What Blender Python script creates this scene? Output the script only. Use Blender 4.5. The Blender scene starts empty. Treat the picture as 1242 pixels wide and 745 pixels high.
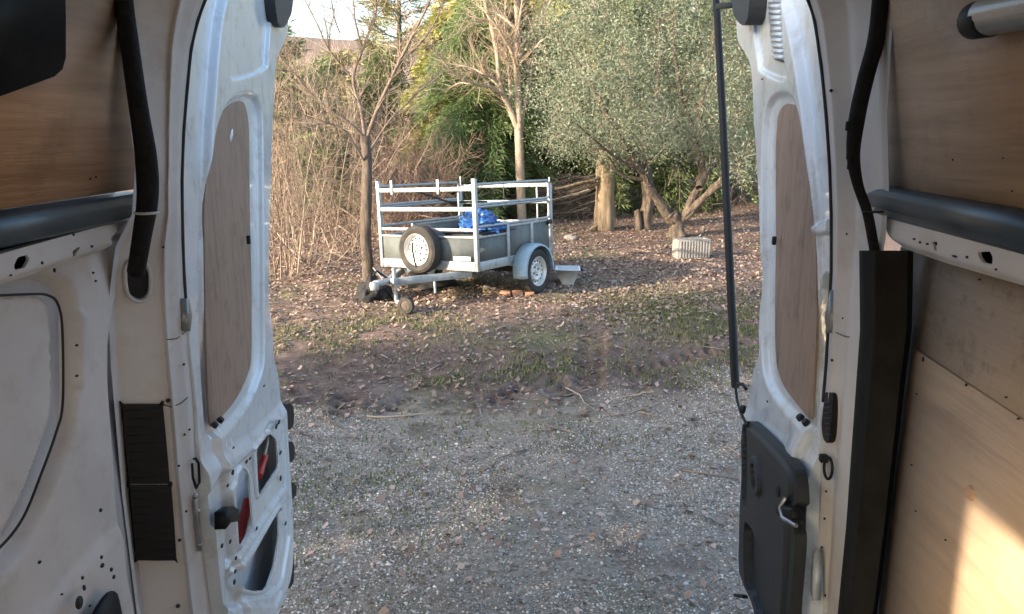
import bpy, bmesh, math
import numpy as np
from mathutils import Matrix, Vector

# ------------------------------------------------------------------ camera, sky, sun, exposure
S = bpy.context.scene
COL = S.collection
F, YAW, PIT, CZ = 935.0, math.radians(3.0), math.radians(13.0), 2.1
CAM = np.array([0, 0, CZ])
FW = np.array([-math.sin(YAW) * math.cos(PIT), math.cos(YAW) * math.cos(PIT), -math.sin(PIT)])
RT = np.array([math.cos(YAW), math.sin(YAW), 0.0])
UP = np.cross(RT, FW)
cd = bpy.data.cameras.new('camera')
cd.sensor_width = 36.0
cd.lens = 36.0 * F / 1242.0
cd.clip_start, cd.clip_end = 0.02, 9000
cam = bpy.data.objects.new('camera', cd)
COL.objects.link(cam)
cam.matrix_world = Matrix(((RT[0], UP[0], -FW[0], 0), (RT[1], UP[1], -FW[1], 0), (RT[2], UP[2], -FW[2], CZ), (0, 0, 0, 1)))
S.camera = cam

SUN_EL = math.radians(17.0)
SUN_H = np.array([-0.84, -0.54])
SUN_H = SUN_H / np.linalg.norm(SUN_H)
TO_SUN = np.array([SUN_H[0] * math.cos(SUN_EL), SUN_H[1] * math.cos(SUN_EL), math.sin(SUN_EL)])
W = bpy.data.worlds.new('World')
S.world = W
W.use_nodes = True
nt = W.node_tree
bg = nt.nodes['Background']
sky = nt.nodes.new('ShaderNodeTexSky')
sky.sky_type = 'NISHITA'
sky.sun_disc = False
sky.sun_elevation = SUN_EL
sky.sun_rotation = math.atan2(TO_SUN[0], TO_SUN[1])
sky.air_density, sky.dust_density, sky.ozone_density = 1.0, 2.5, 1.0
nt.links.new(sky.outputs[0], bg.inputs[0])
bg.inputs[1].default_value = 0.15
sl = bpy.data.lights.new('sun', 'SUN')
sl.energy = 2.9
sl.angle = math.radians(0.9)
sl.color = (1.0, 0.82, 0.62)
sun = bpy.data.objects.new('sun', sl)
COL.objects.link(sun)
sun.rotation_euler = Vector(-TO_SUN).to_track_quat('-Z', 'Y').to_euler()
vs = S.view_settings
vs.view_transform = 'Standard'
vs.look = 'None'
vs.exposure = 2.15
vs.gamma = 1.0
S.cycles.max_bounces = 10
S.cycles.diffuse_bounces = 6

# ------------------------------------------------------------------ pixel rays, noise
def ray(x, y):
    return FW + RT * ((x - 621.0) / F) - UP * ((y - 372.5) / F)
def hX(x, y, X):
    d = ray(x, y); return CAM + d * (X / d[0])
def hY(x, y, Y):
    d = ray(x, y); return CAM + d * (Y / d[1])
def sstep(a, b, x):
    t = np.clip((np.asarray(x, float) - a) / (b - a), 0, 1); return t * t * (3 - 2 * t)
def _h(i, j, k, s):
    n = (i * 374761393 + j * 668265263 + k * 1274126177 + s * 974634777) & 0x7fffffff
    n = ((n ^ (n >> 13)) * 1103515245) & 0x7fffffff
    n = ((n ^ (n >> 15)) * 12820163) & 0x7fffffff
    return ((n ^ (n >> 11)) & 0xffff) / 65535.0
def vnoise(P, seed=0):
    P = np.asarray(P, float); I = np.floor(P).astype(np.int64); f = P - I; f = f * f * (3 - 2 * f)
    out = 0
    for a in (0, 1):
        for b in (0, 1):
            for c in (0, 1):
                w = (f[..., 0] if a else 1 - f[..., 0]) * (f[..., 1] if b else 1 - f[..., 1]) * (f[..., 2] if c else 1 - f[..., 2])
                out = out + w * _h(I[..., 0] + a, I[..., 1] + b, I[..., 2] + c, seed)
    return out
def fbm(x, y, sc, seed=0, oct=3):
    o, a, t = 0, 1.0, 0
    for i in range(oct):
        P = np.stack([np.asarray(x) / sc, np.asarray(y) / sc, np.zeros_like(np.asarray(x, float))], -1)
        o = o + a * vnoise(P, seed + i); t += a; a *= .5; sc *= .5
    return o / t - .5

# ------------------------------------------------------------------ terrain height
TRACKS = []      # (x0,y0,x1,y1,width) tyre ruts pressed into the dirt
def gz(x, y):
    x = np.asarray(x, float); y = np.asarray(y, float)
    z = .245 * sstep(4.9, 7.9, y) + .012 * np.clip(y - 9, 0, 60)
    z = z + 1.5 * sstep(2.6, 9, x) * sstep(12.5, 23, y)
    z = z + sstep(-6, -26, x) * 1.2
    z = z + .05 * fbm(x, y, 1.7, 3, 2) * sstep(2, 6, y)
    z = z + 26 * sstep(60, 260, y)
    z = z + 30 * sstep(-40, -300, x) + 10 * sstep(40, 200, x)
    return z
def ghit(px, py):
    d = ray(px, py); t = 1.0
    while t < 200:
        p = CAM + d * t
        if p[2] < gz(p[0], p[1]): break
        t += .02
    return CAM + d * t

# ------------------------------------------------------------------ materials
M = {}
def _n(t, k, **kw):
    n = t.nodes.new(k)
    for a, b in kw.items():
        if a.startswith('i_'): n.inputs[a[2:].replace('_', ' ')].default_value = b
        else: setattr(n, a, b)
    return n
def mat(name, cols, scale=8.0, rough=.6, metal=0.0, bump=0.0, bscale=None, stretch=(1, 1, 1), coat=0.0, attr=False, detail=6.0, rvar=.1, dirt=None, trans=0.0, spec=.5):
    """principled material: colours blended by noise (or by the face attribute 'tint'), rough variation, bump, optional dirt (colour, amount, scale)"""
    m = bpy.data.materials.new(name); m.use_nodes = True; t = m.node_tree; L = t.links.new
    b = t.nodes['Principled BSDF']
    tc = _n(t, 'ShaderNodeTexCoord'); mp = _n(t, 'ShaderNodeMapping'); mp.inputs['Scale'].default_value = stretch
    L(tc.outputs['Object'], mp.inputs[0])
    nz = _n(t, 'ShaderNodeTexNoise'); nz.inputs['Scale'].default_value = scale; nz.inputs['Detail'].default_value = detail; nz.inputs['Roughness'].default_value = .62
    L(mp.outputs[0], nz.inputs['Vector'])
    rp = _n(t, 'ShaderNodeValToRGB'); el = rp.color_ramp.elements
    if len(cols) == 1: cols = [cols[0], cols[0]]
    lo, hi = (0, 1) if attr else (.3, .7)
    el[0].position, el[1].position = lo, hi
    for i, c in enumerate(cols):
        if i == 0: e = el[0]
        elif i == len(cols) - 1: e = el[len(el) - 1]
        else: e = el.new(lo + (hi - lo) * i / (len(cols) - 1))
        e.color = (*c, 1)
    if attr:
        at = _n(t, 'ShaderNodeAttribute', attribute_name='tint'); L(at.outputs['Fac'], rp.inputs[0])
    else: L(nz.outputs['Fac'], rp.inputs[0])
    out = rp.outputs[0]
    if dirt:
        dc, da, ds = dirt
        n2 = _n(t, 'ShaderNodeTexNoise'); n2.inputs['Scale'].default_value = ds; n2.inputs['Detail'].default_value = 8; n2.inputs['Roughness'].default_value = .7
        L(tc.outputs['Object'], n2.inputs['Vector'])
        mr = _n(t, 'ShaderNodeMapRange'); mr.inputs[1].default_value = .52; mr.inputs[2].default_value = .75; mr.inputs[4].default_value = da
        L(n2.outputs['Fac'], mr.inputs[0])
        mx = _n(t, 'ShaderNodeMix', data_type='RGBA'); L(mr.outputs[0], mx.inputs[0]); L(out, mx.inputs[6]); mx.inputs[7].default_value = (*dc, 1)
        out = mx.outputs[2]
    L(out, b.inputs['Base Color'])
    if rvar:
        r2 = _n(t, 'ShaderNodeMapRange'); r2.inputs[3].default_value = max(0.02, rough - rvar); r2.inputs[4].default_value = min(1, rough + rvar)
        L(nz.outputs['Fac'], r2.inputs[0]); L(r2.outputs[0], b.inputs['Roughness'])
    else: b.inputs['Roughness'].default_value = rough
    b.inputs['Metallic'].default_value = metal
    b.inputs['Coat Weight'].default_value = coat
    b.inputs['Specular IOR Level'].default_value = spec
    if bump:
        n3 = _n(t, 'ShaderNodeTexNoise'); n3.inputs['Scale'].default_value = bscale or scale * 3; n3.inputs['Detail'].default_value = 5
        L(mp.outputs[0], n3.inputs['Vector'])
        bp = _n(t, 'ShaderNodeBump'); bp.inputs['Strength'].default_value = bump; bp.inputs['Distance'].default_value = .01
        L(n3.outputs['Fac'], bp.inputs['Height']); L(bp.outputs[0], b.inputs['Normal'])
    if trans:
        tr = _n(t, 'ShaderNodeBsdfTranslucent'); L(out, tr.inputs[0])
        ms = _n(t, 'ShaderNodeMixShader'); ms.inputs[0].default_value = trans
        L(b.outputs[0], ms.inputs[1]); L(tr.outputs[0], ms.inputs[2]); L(ms.outputs[0], t.nodes['Material Output'].inputs[0])
    M[name] = m
    return m

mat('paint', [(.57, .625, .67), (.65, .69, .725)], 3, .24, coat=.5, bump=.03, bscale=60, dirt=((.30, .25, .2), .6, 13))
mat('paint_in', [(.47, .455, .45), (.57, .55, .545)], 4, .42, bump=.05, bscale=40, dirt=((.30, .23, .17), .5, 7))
mat('ply_red', [(.24, .135, .075), (.38, .225, .13), (.47, .30, .185)], 2.2, .55, stretch=(3, 0.7, 11), bump=0.2, bscale=9, dirt=((.12, .07, .045), .55, 6), detail=12)
mat('ply_door', [(.17, .11, .08), (.31, .215, .16), (.24, .155, .11)], 2.4, .65, stretch=(12, 9, 0.8), bump=0.25, bscale=9, dirt=((.10, .065, .05), .6, 11), detail=12)
mat('ply_brown', [(.30, .19, .115), (.42, .28, .18), (.49, .34, .225)], 2.2, .6, stretch=(3, 0.7, 11), bump=0.2, bscale=9, dirt=((.16, .11, .08), .5, 9), detail=12)
mat('ply_pale', [(.33, .235, .16), (.43, .315, .215), (.39, .28, .19)], 2.2, .6, stretch=(3, 0.7, 11), bump=0.2, bscale=9, dirt=((.25, .17, .11), .4, 8), detail=12)
mat('ply_grey', [(.24, .18, .13), (.32, .25, .19)], 2.2, .7, stretch=(3, 0.7, 11), bump=0.2, bscale=9, dirt=((.09, .065, .05), .7, 22), detail=12)
mat('black', [(.006, .006, .0065), (.012, .012, .013)], 30, .55, bump=.1, bscale=120, spec=.25)
mat('trim_dark', [(.012, .014, .016), (.021, .024, .027)], 60, .55, bump=.25, bscale=400)
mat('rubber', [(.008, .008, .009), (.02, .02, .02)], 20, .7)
mat('loom', [(.006, .006, .007), (.018, .017, .016)], 40, .8, bump=.3, bscale=90, spec=.2)
mat('foam', [(.007, .0065, .006), (.017, .016, .015)], 15, .9, bump=.3, bscale=30, spec=.15)
mat('rail', [(.035, .05, .062), (.06, .08, .095)], 10, .38, metal=.3, stretch=(1, .3, 3), dirt=((.15, .13, .11), .3, 25))
mat('dark_pane', [(.006, .006, .007), (.012, .012, .013)], 6, .5, bump=.02, spec=.08)
mat('lamp_grey', [(.20, .21, .21), (.30, .31, .31)], 20, .35, metal=.4)
mat('lamp_lens', [(.42, .43, .42), (.5, .5, .49)], 20, .25)
mat('red_part', [(.35, .02, .02), (.45, .04, .03)], 15, .4)
mat('steel', [(.30, .30, .30), (.5, .5, .5)], 30, .4, metal=.9)
mat('floor_mat', [(.10, .08, .06), (.16, .13, .1)], 10, .8)
mat('galv', [(.19, .21, .225), (.34, .365, .38), (.27, .29, .31)], 14, .48, metal=.45, bump=.05, dirt=((.22, .2, .17), .5, 12))
mat('board', [(.08, .095, .095), (.13, .148, .145)], 8, .7, stretch=(1, 1, .4), bump=.1, dirt=((.09, .08, .06), .6, 9))
mat('fender', [(.24, .36, .44), (.33, .45, .53)], 9, .4, dirt=((.2, .2, .18), .5, 14))
mat('tyre', [(.016, .015, .015), (.04, .037, .034)], 14, .85, bump=.3, bscale=60, dirt=((.12, .1, .075), .6, 9))
mat('rim', [(.5, .5, .48), (.66, .66, .64)], 14, .4, metal=.25, dirt=((.25, .18, .12), .6, 14))
mat('tarp', [(.006, .025, .10), (.02, .09, .30), (.07, .20, .45)], 9, .45, bump=.2)
mat('cloth_black', [(.006, .006, .007), (.014, .013, .013)], 12, .8, bump=.3)
mat('brick_clay', [(.33, .15, .08), (.46, .25, .14)], 12, .85, bump=.4, dirt=((.35, .25, .16), .6, 10))
mat('concrete', [(.22, .205, .185), (.31, .29, .265)], 22, .9, bump=.5, bscale=80, dirt=((.22, .21, .18), .5, 14))
mat('white_plastic', [(.76, .79, .82), (.82, .84, .86)], 12, .5, dirt=((.5, .46, .4), .3, 16))
mat('bark_dark', [(.04, .03, .025), (.09, .07, .055), (.14, .115, .095)], 10, .9, stretch=(3, 3, .6), bump=.6)
mat('bark_pale', [(.20, .16, .12), (.36, .29, .22), (.28, .22, .17)], 7, .85, stretch=(2, 2, 1), bump=.4)
mat('bark_olive', [(.035, .028, .022), (.10, .078, .06), (.19, .15, .115)], 9, .9, stretch=(3, 3, .8), bump=.8)
mat('bark_log', [(.07, .052, .035), (.21, .16, .105), (.36, .285, .19)], 5, .9, stretch=(3, 3, .5), bump=.6)
mat('twig_tan', [(.10, .075, .06), (.25, .185, .14), (.46, .37, .28)], attr=True, rough=.85)
mat('twig_red', [(.11, .07, .055), (.25, .165, .13), (.42, .30, .23)], attr=True, rough=.85)
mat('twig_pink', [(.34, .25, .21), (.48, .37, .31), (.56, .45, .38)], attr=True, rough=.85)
mat('olive_leaf', [(.09, .12, .075), (.19, .23, .155), (.33, .37, .29)], attr=True, rough=.6, trans=.3)
mat('pine_dark', [(.055, .10, .035), (.14, .22, .08), (.26, .34, .14)], attr=True, rough=.6, trans=.35)
mat('cedar', [(.05, .095, .03), (.13, .19, .06), (.25, .29, .11)], attr=True, rough=.6, trans=.35)
mat('cypress', [(.14, .16, .04), (.31, .32, .08), (.48, .46, .17)], attr=True, rough=.6, trans=.3)
mat('pine_grey', [(.10, .11, .05), (.22, .22, .10), (.32, .30, .15)], attr=True, rough=.6, trans=.2)
mat('dead_leaf', [(.10, .065, .05), (.20, .14, .11), (.31, .23, .185), (.44, .35, .295)], attr=True, rough=.8)
mat('grass', [(.07, .09, .03), (.15, .17, .065), (.28, .26, .13)], attr=True, rough=.7, trans=.2)
mat('stone', [(.10, .08, .062), (.30, .26, .215), (.52, .475, .42), (.82, .78, .72)], attr=True, rough=.85)

# ------------------------------------------------------------------ mesh building
class MB:
    def __init__(s): s.v = []; s.f = []; s.t = []; s.n = 0
    def add(s, V, Fc, tint=None):
        V = np.asarray(V, float).reshape(-1, 3)
        if isinstance(Fc, np.ndarray) or (len(Fc) and len({len(q) for q in Fc}) == 1): Fc = [np.asarray(Fc)]
        else:
            g = {}
            for q in Fc: g.setdefault(len(q), []).append(q)
            Fc = [np.asarray(a) for a in g.values()]
        for A in Fc:
            s.f.append(A + s.n); s.t.append(np.broadcast_to(np.asarray(.5 if tint is None else tint, float), (len(A),)))
        s.v.append(V); s.n += len(V)
        return s
    def arrays(s): return np.concatenate(s.v)
    def box(s, c, d, R=None, bev=0.0):
        x, y, z = np.array(d) / 2
        b = min(bev, x * .9, y * .9, z * .9)
        if b <= 0:
            V = np.array([(i * x, j * y, k * z) for k in (-1, 1) for j in (-1, 1) for i in (-1, 1)])
            Fc = [(0, 2, 3, 1), (4, 5, 7, 6), (0, 1, 5, 4), (2, 6, 7, 3), (0, 4, 6, 2), (1, 3, 7, 5)]
        else:
            bm = bmesh.new(); bmesh.ops.create_cube(bm, size=2)
            for v in bm.verts: v.co = (v.co.x * x, v.co.y * y, v.co.z * z)
            bmesh.ops.bevel(bm, geom=list(bm.edges), offset=b, segments=2, affect='EDGES', profile=.5)
            V = np.array([v.co for v in bm.verts]); Fc = [[v.index for v in f.verts] for f in bm.faces]; bm.free()
        if R is not None: V = V @ np.asarray(R).T
        return s.add(V + np.array(c), Fc)
    def bar(s, a, b, w, h, up=(0, 0, 1), bev=.003):
        a, b = np.array(a, float), np.array(b, float); d = b - a; L = np.linalg.norm(d); d /= L
        x = np.cross(d, up); x /= np.linalg.norm(x); z = np.cross(x, d)
        return s.box((a + b) / 2, (w, L, h), np.stack([x, d, z], 1), bev)
    def tube(s, P, r, n=8, cap=True, tint=None):
        P = np.asarray(P, float); K = len(P); r = np.broadcast_to(np.asarray(r, float), (K,))
        T = np.gradient(P, axis=0); T /= np.linalg.norm(T, axis=1)[:, None] + 1e-9
        a = np.array([0, 0, 1.]) if abs(T[0][2]) < .9 else np.array([1., 0, 0])
        N = np.zeros_like(P); q = np.cross(T[0], a); q /= np.linalg.norm(q)
        for i in range(K):
            q = q - T[i] * (q @ T[i]); q /= np.linalg.norm(q) + 1e-9; N[i] = q
        B = np.cross(T, N); an = np.arange(n) * 2 * math.pi / n
        V = P[:, None] + r[:, None, None] * (np.cos(an)[None, :, None] * N[:, None] + np.sin(an)[None, :, None] * B[:, None])
        i = np.arange(K - 1)[:, None] * n; j = np.arange(n)[None]; j2 = (j + 1) % n
        Fq = np.stack([i + j, i + j2, i + n + j2, i + n + j], -1).reshape(-1, 4)
        Fl = [tuple(x) for x in Fq]
        if cap: Fl = Fl + [tuple(range(n))[::-1], tuple(range((K - 1) * n, K * n))]
        return s.add(V.reshape(-1, 3), Fl if cap else Fq, tint)
    def prism(s, loop, off):
        """closed 3-D loop extruded by the vector off"""
        A = np.asarray(loop, float); n = len(A)
        V = np.concatenate([A, A + np.asarray(off)])
        Fl = [tuple(range(n)), tuple(range(2 * n - 1, n - 1, -1))] + [(i, i + n, (i + 1) % n + n, (i + 1) % n) for i in range(n)]
        return s.add(V, Fl)
    def lathe(s, prof, o, ax, n=32, closed=False):
        """prof: (radius, height along ax)"""
        ax = np.asarray(ax, float); ax /= np.linalg.norm(ax)
        a = np.cross(ax, (0, 0, 1.)); a = a / np.linalg.norm(a) if np.linalg.norm(a) > .1 else np.array([1., 0, 0]); b = np.cross(ax, a)
        an = np.arange(n) * 2 * math.pi / n; P = np.asarray(prof, float); K = len(P)
        V = np.asarray(o) + P[:, 1][:, None, None] * ax + P[:, 0][:, None, None] * (np.cos(an)[None, :, None] * a + np.sin(an)[None, :, None] * b)
        i = np.arange(K if closed else K - 1)[:, None]; j = np.arange(n)[None]; j2 = (j + 1) % n; i2 = (i + 1) % K
        return s.add(V.reshape(-1, 3), np.stack([i * n + j, i * n + j2, i2 * n + j2, i2 * n + j], -1).reshape(-1, 4))

ORG = {}
def obj(name, mb, m, parent=None, smooth=None, local=False, loc=None, label=None):
    """one mesh object; vertices are given in world space (or in the parent's own space with local=True)"""
    V = mb.arrays()
    o3 = np.zeros(3)
    if parent is not None and not local: o3 = ORG[parent.name]
    elif loc is not None: o3 = np.asarray(loc, float)
    V = V - o3
    me = bpy.data.meshes.new(name)
    cnt = np.concatenate([np.full(len(a), a.shape[1]) for a in mb.f]); idx = np.concatenate([a.ravel() for a in mb.f])
    me.vertices.add(len(V)); me.vertices.foreach_set('co', V.ravel().astype(np.float32))
    me.loops.add(len(idx)); me.loops.foreach_set('vertex_index', idx.astype(np.int32))
    me.polygons.add(len(cnt)); me.polygons.foreach_set('loop_start', (np.cumsum(cnt) - cnt).astype(np.int32))
    me.polygons.foreach_set('loop_total', cnt.astype(np.int32))
    me.update(calc_edges=True)
    T = np.concatenate(mb.t)
    if T.std() > 1e-6:
        at = me.attributes.new('tint', 'FLOAT', 'FACE'); at.data.foreach_set('value', T.astype(np.float32))
    if smooth:
        me.polygons.foreach_set('use_smooth', np.ones(len(cnt), bool)); me.set_sharp_from_angle(angle=math.radians(smooth))
    me.materials.append(M[m])
    o = bpy.data.objects.new(name, me); COL.objects.link(o)
    if parent is not None: o.parent = parent
    elif loc is not None: o.location = loc
    ORG[o.name] = o3.copy()
    if label: o['label'] = label
    return o
def tag(o, label, cat, group=None, kind=None):
    o['label'] = label; o['category'] = cat
    if group: o['group'] = group
    if kind: o['kind'] = kind
    return o
def thing(name, label, cat, loc=(0, 0, 0), group=None):
    o = bpy.data.objects.new(name, None); COL.objects.link(o); o.location = loc; o.empty_display_size = .2
    ORG[o.name] = np.asarray(loc, float)
    return tag(o, label, cat, group)
def cat_rom(P, n=6, closed=True):
    P = np.asarray(P, float)
    if n <= 1: return P
    K = len(P); out = []
    for i in range(K if closed else K - 1):
        g = (lambda k: P[k % K]) if closed else (lambda k: P[min(max(k, 0), K - 1)])
        a, b, c, d = g(i - 1), g(i), g(i + 1), g(i + 2)
        for t in np.arange(n) / n:
            out.append(.5 * (2 * b + (c - a) * t + (2 * a - 5 * b + 4 * c - d) * t * t + (3 * b - a - 3 * c + d) * t ** 3))
    if not closed: out.append(P[-1])
    return np.array(out)

# ------------------------------------------------------------------ pressed sheet metal
class Frame:
    def __init__(s, o, u, n, v=(0, 0, 1)):
        s.o = np.array(o, float); s.u = np.array(u, float) / np.linalg.norm(u); s.n = np.array(n, float) / np.linalg.norm(n)
        s.v = np.array(v, float) / np.linalg.norm(v)
    def uv(s, px, py, d=0.0):
        q = ray(px, py); t = ((s.o + s.n * d - CAM) @ s.n) / (q @ s.n); p = CAM + q * t - s.o - s.n * d
        return np.array([p @ s.u, p @ s.v])
    def uvs(s, L, d=0.0): return np.array([s.uv(q[0], q[1], q[2] if len(q) > 2 else d) for q in L])
    def P(s, u, v, d=0.0): return s.o + np.multiply.outer(u, s.u) + np.multiply.outer(v, s.v) + np.multiply.outer(np.broadcast_to(d, np.shape(u)), s.n)
    def at(s, px, py, d=0.0):
        a = s.uv(px, py, d); return s.o + a[0] * s.u + a[1] * s.v + d * s.n
def sdf(Pt, poly):
    best = np.full(len(Pt), 1e9); near = np.zeros_like(Pt); ins = np.zeros(len(Pt), bool)
    K = len(poly)
    for i in range(K):
        a, b = poly[i], poly[(i + 1) % K]; e = b - a; w = Pt - a
        t = np.clip((w @ e) / (e @ e + 1e-12), 0, 1); q = a + t[:, None] * e; d = np.linalg.norm(Pt - q, axis=1)
        k = d < best; best[k] = d[k]; near[k] = q[k]
        c = (a[1] > Pt[:, 1]) != (b[1] > Pt[:, 1])
        if abs(e[1]) > 1e-12: ins ^= c & (Pt[:, 0] < a[0] + e[0] * (Pt[:, 1] - a[1]) / e[1])
    return np.where(ins, -best, best), near
def relief(fr, outline, holes=(), feats=(), cell=.006, thick=.012, n=6, d0=0.0, hd=0.0, noise=.0, hthick=.006):
    """sheet cut to a traced outline, pressed in or out by traced regions (poly, depth, width of the slope), holes cut through"""
    OL = cat_rom(fr.uvs(outline, d0), n); lo, hi = OL.min(0), OL.max(0)
    nu, nv = np.ceil((hi - lo) / cell).astype(int) + 1
    U, V = np.meshgrid(lo[0] + np.arange(nu) * cell, lo[1] + np.arange(nv) * cell, indexing='ij')
    Pt = np.stack([U.ravel(), V.ravel()], 1)
    Cc = (Pt.reshape(nu, nv, 2)[:-1, :-1] + cell / 2).reshape(-1, 2)
    HL = [fr.uvs(h, hd) for h in holes]
    keep = sdf(Cc, OL)[0] < 0
    for h in HL: keep &= sdf(Cc, h)[0] > 0
    ii = np.arange(nu * nv).reshape(nu, nv)
    Q = np.stack([ii[:-1, :-1], ii[1:, :-1], ii[1:, 1:], ii[:-1, 1:]], -1).reshape(-1, 4)[keep]
    cntv = np.bincount(Q.ravel(), minlength=nu * nv); bd = (cntv > 0) & (cntv < 4)
    for poly in [OL] + HL:
        k = np.where(bd)[0]; d, nr = sdf(Pt[k], poly); s = np.abs(d) < cell * 1.1; Pt[k[s]] = nr[s]
    D = np.full(len(Pt), d0)
    for poly, dep, wid, *td in feats:
        pl = cat_rom(fr.uvs(poly, td[0] if td else d0), 1 if td else 4); d, _ = sdf(Pt, pl); D = D + dep * sstep(wid / 2, -wid / 2, d)
    if noise: D = D + noise * (vnoise(np.stack([Pt[:, 0] * 9, Pt[:, 1] * 9, Pt[:, 0] * 0], 1), 5) - .5)
    X = fr.P(Pt[:, 0], Pt[:, 1], D)
    used = np.where(cntv > 0)[0]; mp = np.full(nu * nv, -1); mp[used] = np.arange(len(used)); X = X[used]; Q = mp[Q]
    if np.cross(fr.u, fr.v) @ fr.n < 0: Q = Q[:, ::-1]
    E = np.concatenate([Q[:, [0, 1]], Q[:, [1, 2]], Q[:, [2, 3]], Q[:, [3, 0]]]); key = np.sort(E, 1)
    _, inv, c = np.unique(key[:, 0] * 10 ** 7 + key[:, 1], return_inverse=True, return_counts=True)
    Eb = E[c[inv] == 1]; nb = len(Eb); m0 = len(X)
    uvb = Pt[used][Eb[:, 0]]; th = np.where(np.abs(sdf(uvb, OL)[0]) < cell * .6, thick, hthick)[:, None]
    X2 = np.concatenate([X, X[Eb[:, 0]] - fr.n * th, X[Eb[:, 1]] - fr.n * th])
    Qb = np.stack([Eb[:, 1], Eb[:, 0], m0 + np.arange(nb), m0 + nb + np.arange(nb)], 1)
    return MB().add(X2, np.concatenate([Q, Qb]))
def slab(fr, outline, d, thick, n=6, bev=0.0):
    L = cat_rom(fr.uvs(outline, d), n); A = fr.P(L[:, 0], L[:, 1], d)
    mb = MB(); mb.prism(A, -fr.n * thick); return mb
def depth_sheet(xl, xr, Yt, y0=-70, y1=810, cols=26, step=6):
    """sheet between two traced edges; Yt(t) is its distance from the camera along the van, t across the sheet"""
    ys = np.arange(y0, y1 + 1, step); ts = np.linspace(0, 1, cols); G = []
    for y in ys:
        a = np.interp(y, [p[1] for p in xl], [p[0] for p in xl]); b = np.interp(y, [p[1] for p in xr], [p[0] for p in xr])
        G.append([hY(a + (b - a) * t, y, Yt(t)) for t in ts])
    G = np.array(G); R, Cn = G.shape[:2]; ii = np.arange(R * Cn).reshape(R, Cn)
    return MB().add(G.reshape(-1, 3), np.stack([ii[:-1, :-1], ii[1:, :-1], ii[1:, 1:], ii[:-1, 1:]], -1).reshape(-1, 4))

# ------------------------------------------------------------------ ground
def axis(lo, hi, fine_lo, fine_hi, st):
    a = [fine_lo]; g = st
    while a[-1] > lo: g *= 1.18; a.append(a[-1] - g)
    b = list(np.arange(fine_lo, fine_hi, st)); c = [b[-1]]; g = st
    while c[-1] < hi: g *= 1.18; c.append(c[-1] + g)
    return np.array(a[::-1][:-1] + b + c[1:])
xs, ys = axis(-700, 700, -4.0, 4.0, .024), axis(-120, 900, 2.7, 10.5, .024)
GX, GY = np.meshgrid(xs, ys, indexing='ij')
GZ = gz(GX, GY)
near = sstep(16, 11, GY) * sstep(-1, 2, GY)
dirt = sstep(5.1, 6.0, GY + .25 * fbm(GX, GY, .8, 9))
GZ = GZ + near * (.012 * fbm(GX, GY, .12, 11, 3) * 2 + dirt * .05 * fbm(GX, GY, .35, 15, 3))
ruts = [((721, 400), (712, 470), .20), ((425, 478), (412, 503), .17), ((497, 484), (470, 502), .15), ((655, 462), (690, 480), .24), ((870, 425), (765, 452), .18), ((640, 470), (600, 490), .2)]
for (a, b, w) in ruts:
    A, B = ghit(*a)[:2], ghit(*b)[:2]; e = B - A; L = np.linalg.norm(e); e /= L
    al = (GX - A[0]) * e[0] + (GY - A[1]) * e[1]; ac = -(GX - A[0]) * e[1] + (GY - A[1]) * e[0]
    m = sstep(w / 2 + .05, w / 2 - .02, np.abs(ac)) * sstep(-.08, .05, al) * sstep(L + .08, L - .05, al)
    lug = np.sin((al + .5 * np.abs(ac)) * 2 * math.pi / .13)
    GZ = GZ - m * (.026 - .022 * np.clip(lug * 2, -1, 1)) + .014 * sstep(.08, .0, np.abs(np.abs(ac) - w / 2 - .05)) * sstep(-.05, .05, al) * sstep(L + .05, L - .05, al)
nx, ny = GX.shape; ii = np.arange(nx * ny).reshape(nx, ny)
gm = bpy.data.materials.new('ground'); gm.use_nodes = True; t = gm.node_tree; L = t.links.new
pb = t.nodes['Principled BSDF']; pb.inputs['Roughness'].default_value = .95; pb.inputs['Specular IOR Level'].default_value = .2
geo = _n(t, 'ShaderNodeNewGeometry'); sep = _n(t, 'ShaderNodeSeparateXYZ'); L(geo.outputs['Position'], sep.inputs[0])
def gn(sc, det=6, ro=.65):
    n = _n(t, 'ShaderNodeTexNoise'); n.inputs['Scale'].default_value = sc; n.inputs['Detail'].default_value = det; n.inputs['Roughness'].default_value = ro
    L(geo.outputs['Position'], n.inputs['Vector']); return n.outputs['Fac']
def gmath(op, a, b):
    n = _n(t, 'ShaderNodeMath', operation=op)
    for i, q in enumerate((a, b)):
        if isinstance(q, (int, float)): n.inputs[i].default_value = q
        else: L(q, n.inputs[i])
    return n.outputs[0]
def gmap(v, a, b, c=0, d=1):
    n = _n(t, 'ShaderNodeMapRange'); n.interpolation_type = 'SMOOTHSTEP'
    for i, q in ((1, a), (2, b), (3, c), (4, d)): n.inputs[i].default_value = q
    L(v, n.inputs[0]); return n.outputs[0]
def gramp(v, cols):
    r = _n(t, 'ShaderNodeValToRGB'); e = r.color_ramp.elements; e[0].position, e[1].position = .3, .7
    for i, c in enumerate(cols):
        k = e[0] if i == 0 else (e[len(e) - 1] if i == len(cols) - 1 else e.new(.3 + .4 * i / (len(cols) - 1))); k.color = (*c, 1)
    L(v, r.inputs[0]); return r.outputs[0]
def gmix(f, a, b):
    n = _n(t, 'ShaderNodeMix', data_type='RGBA'); L(f, n.inputs[0]); L(a, n.inputs[6]); L(b, n.inputs[7]); return n.outputs[2]
yb = gmath('SUBTRACT', sep.outputs['Y'], gmath('MULTIPLY', sep.outputs['X'], .16))
edge = gmap(gmath('ADD', yb, gmath('MULTIPLY', gmath('SUBTRACT', gn(1.2), .5), 2.2)), 5.35, 6.1)
grav = gramp(gn(38, 8, .8), [(.12, .095, .072), (.28, .235, .19), (.48, .42, .35)])
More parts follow.
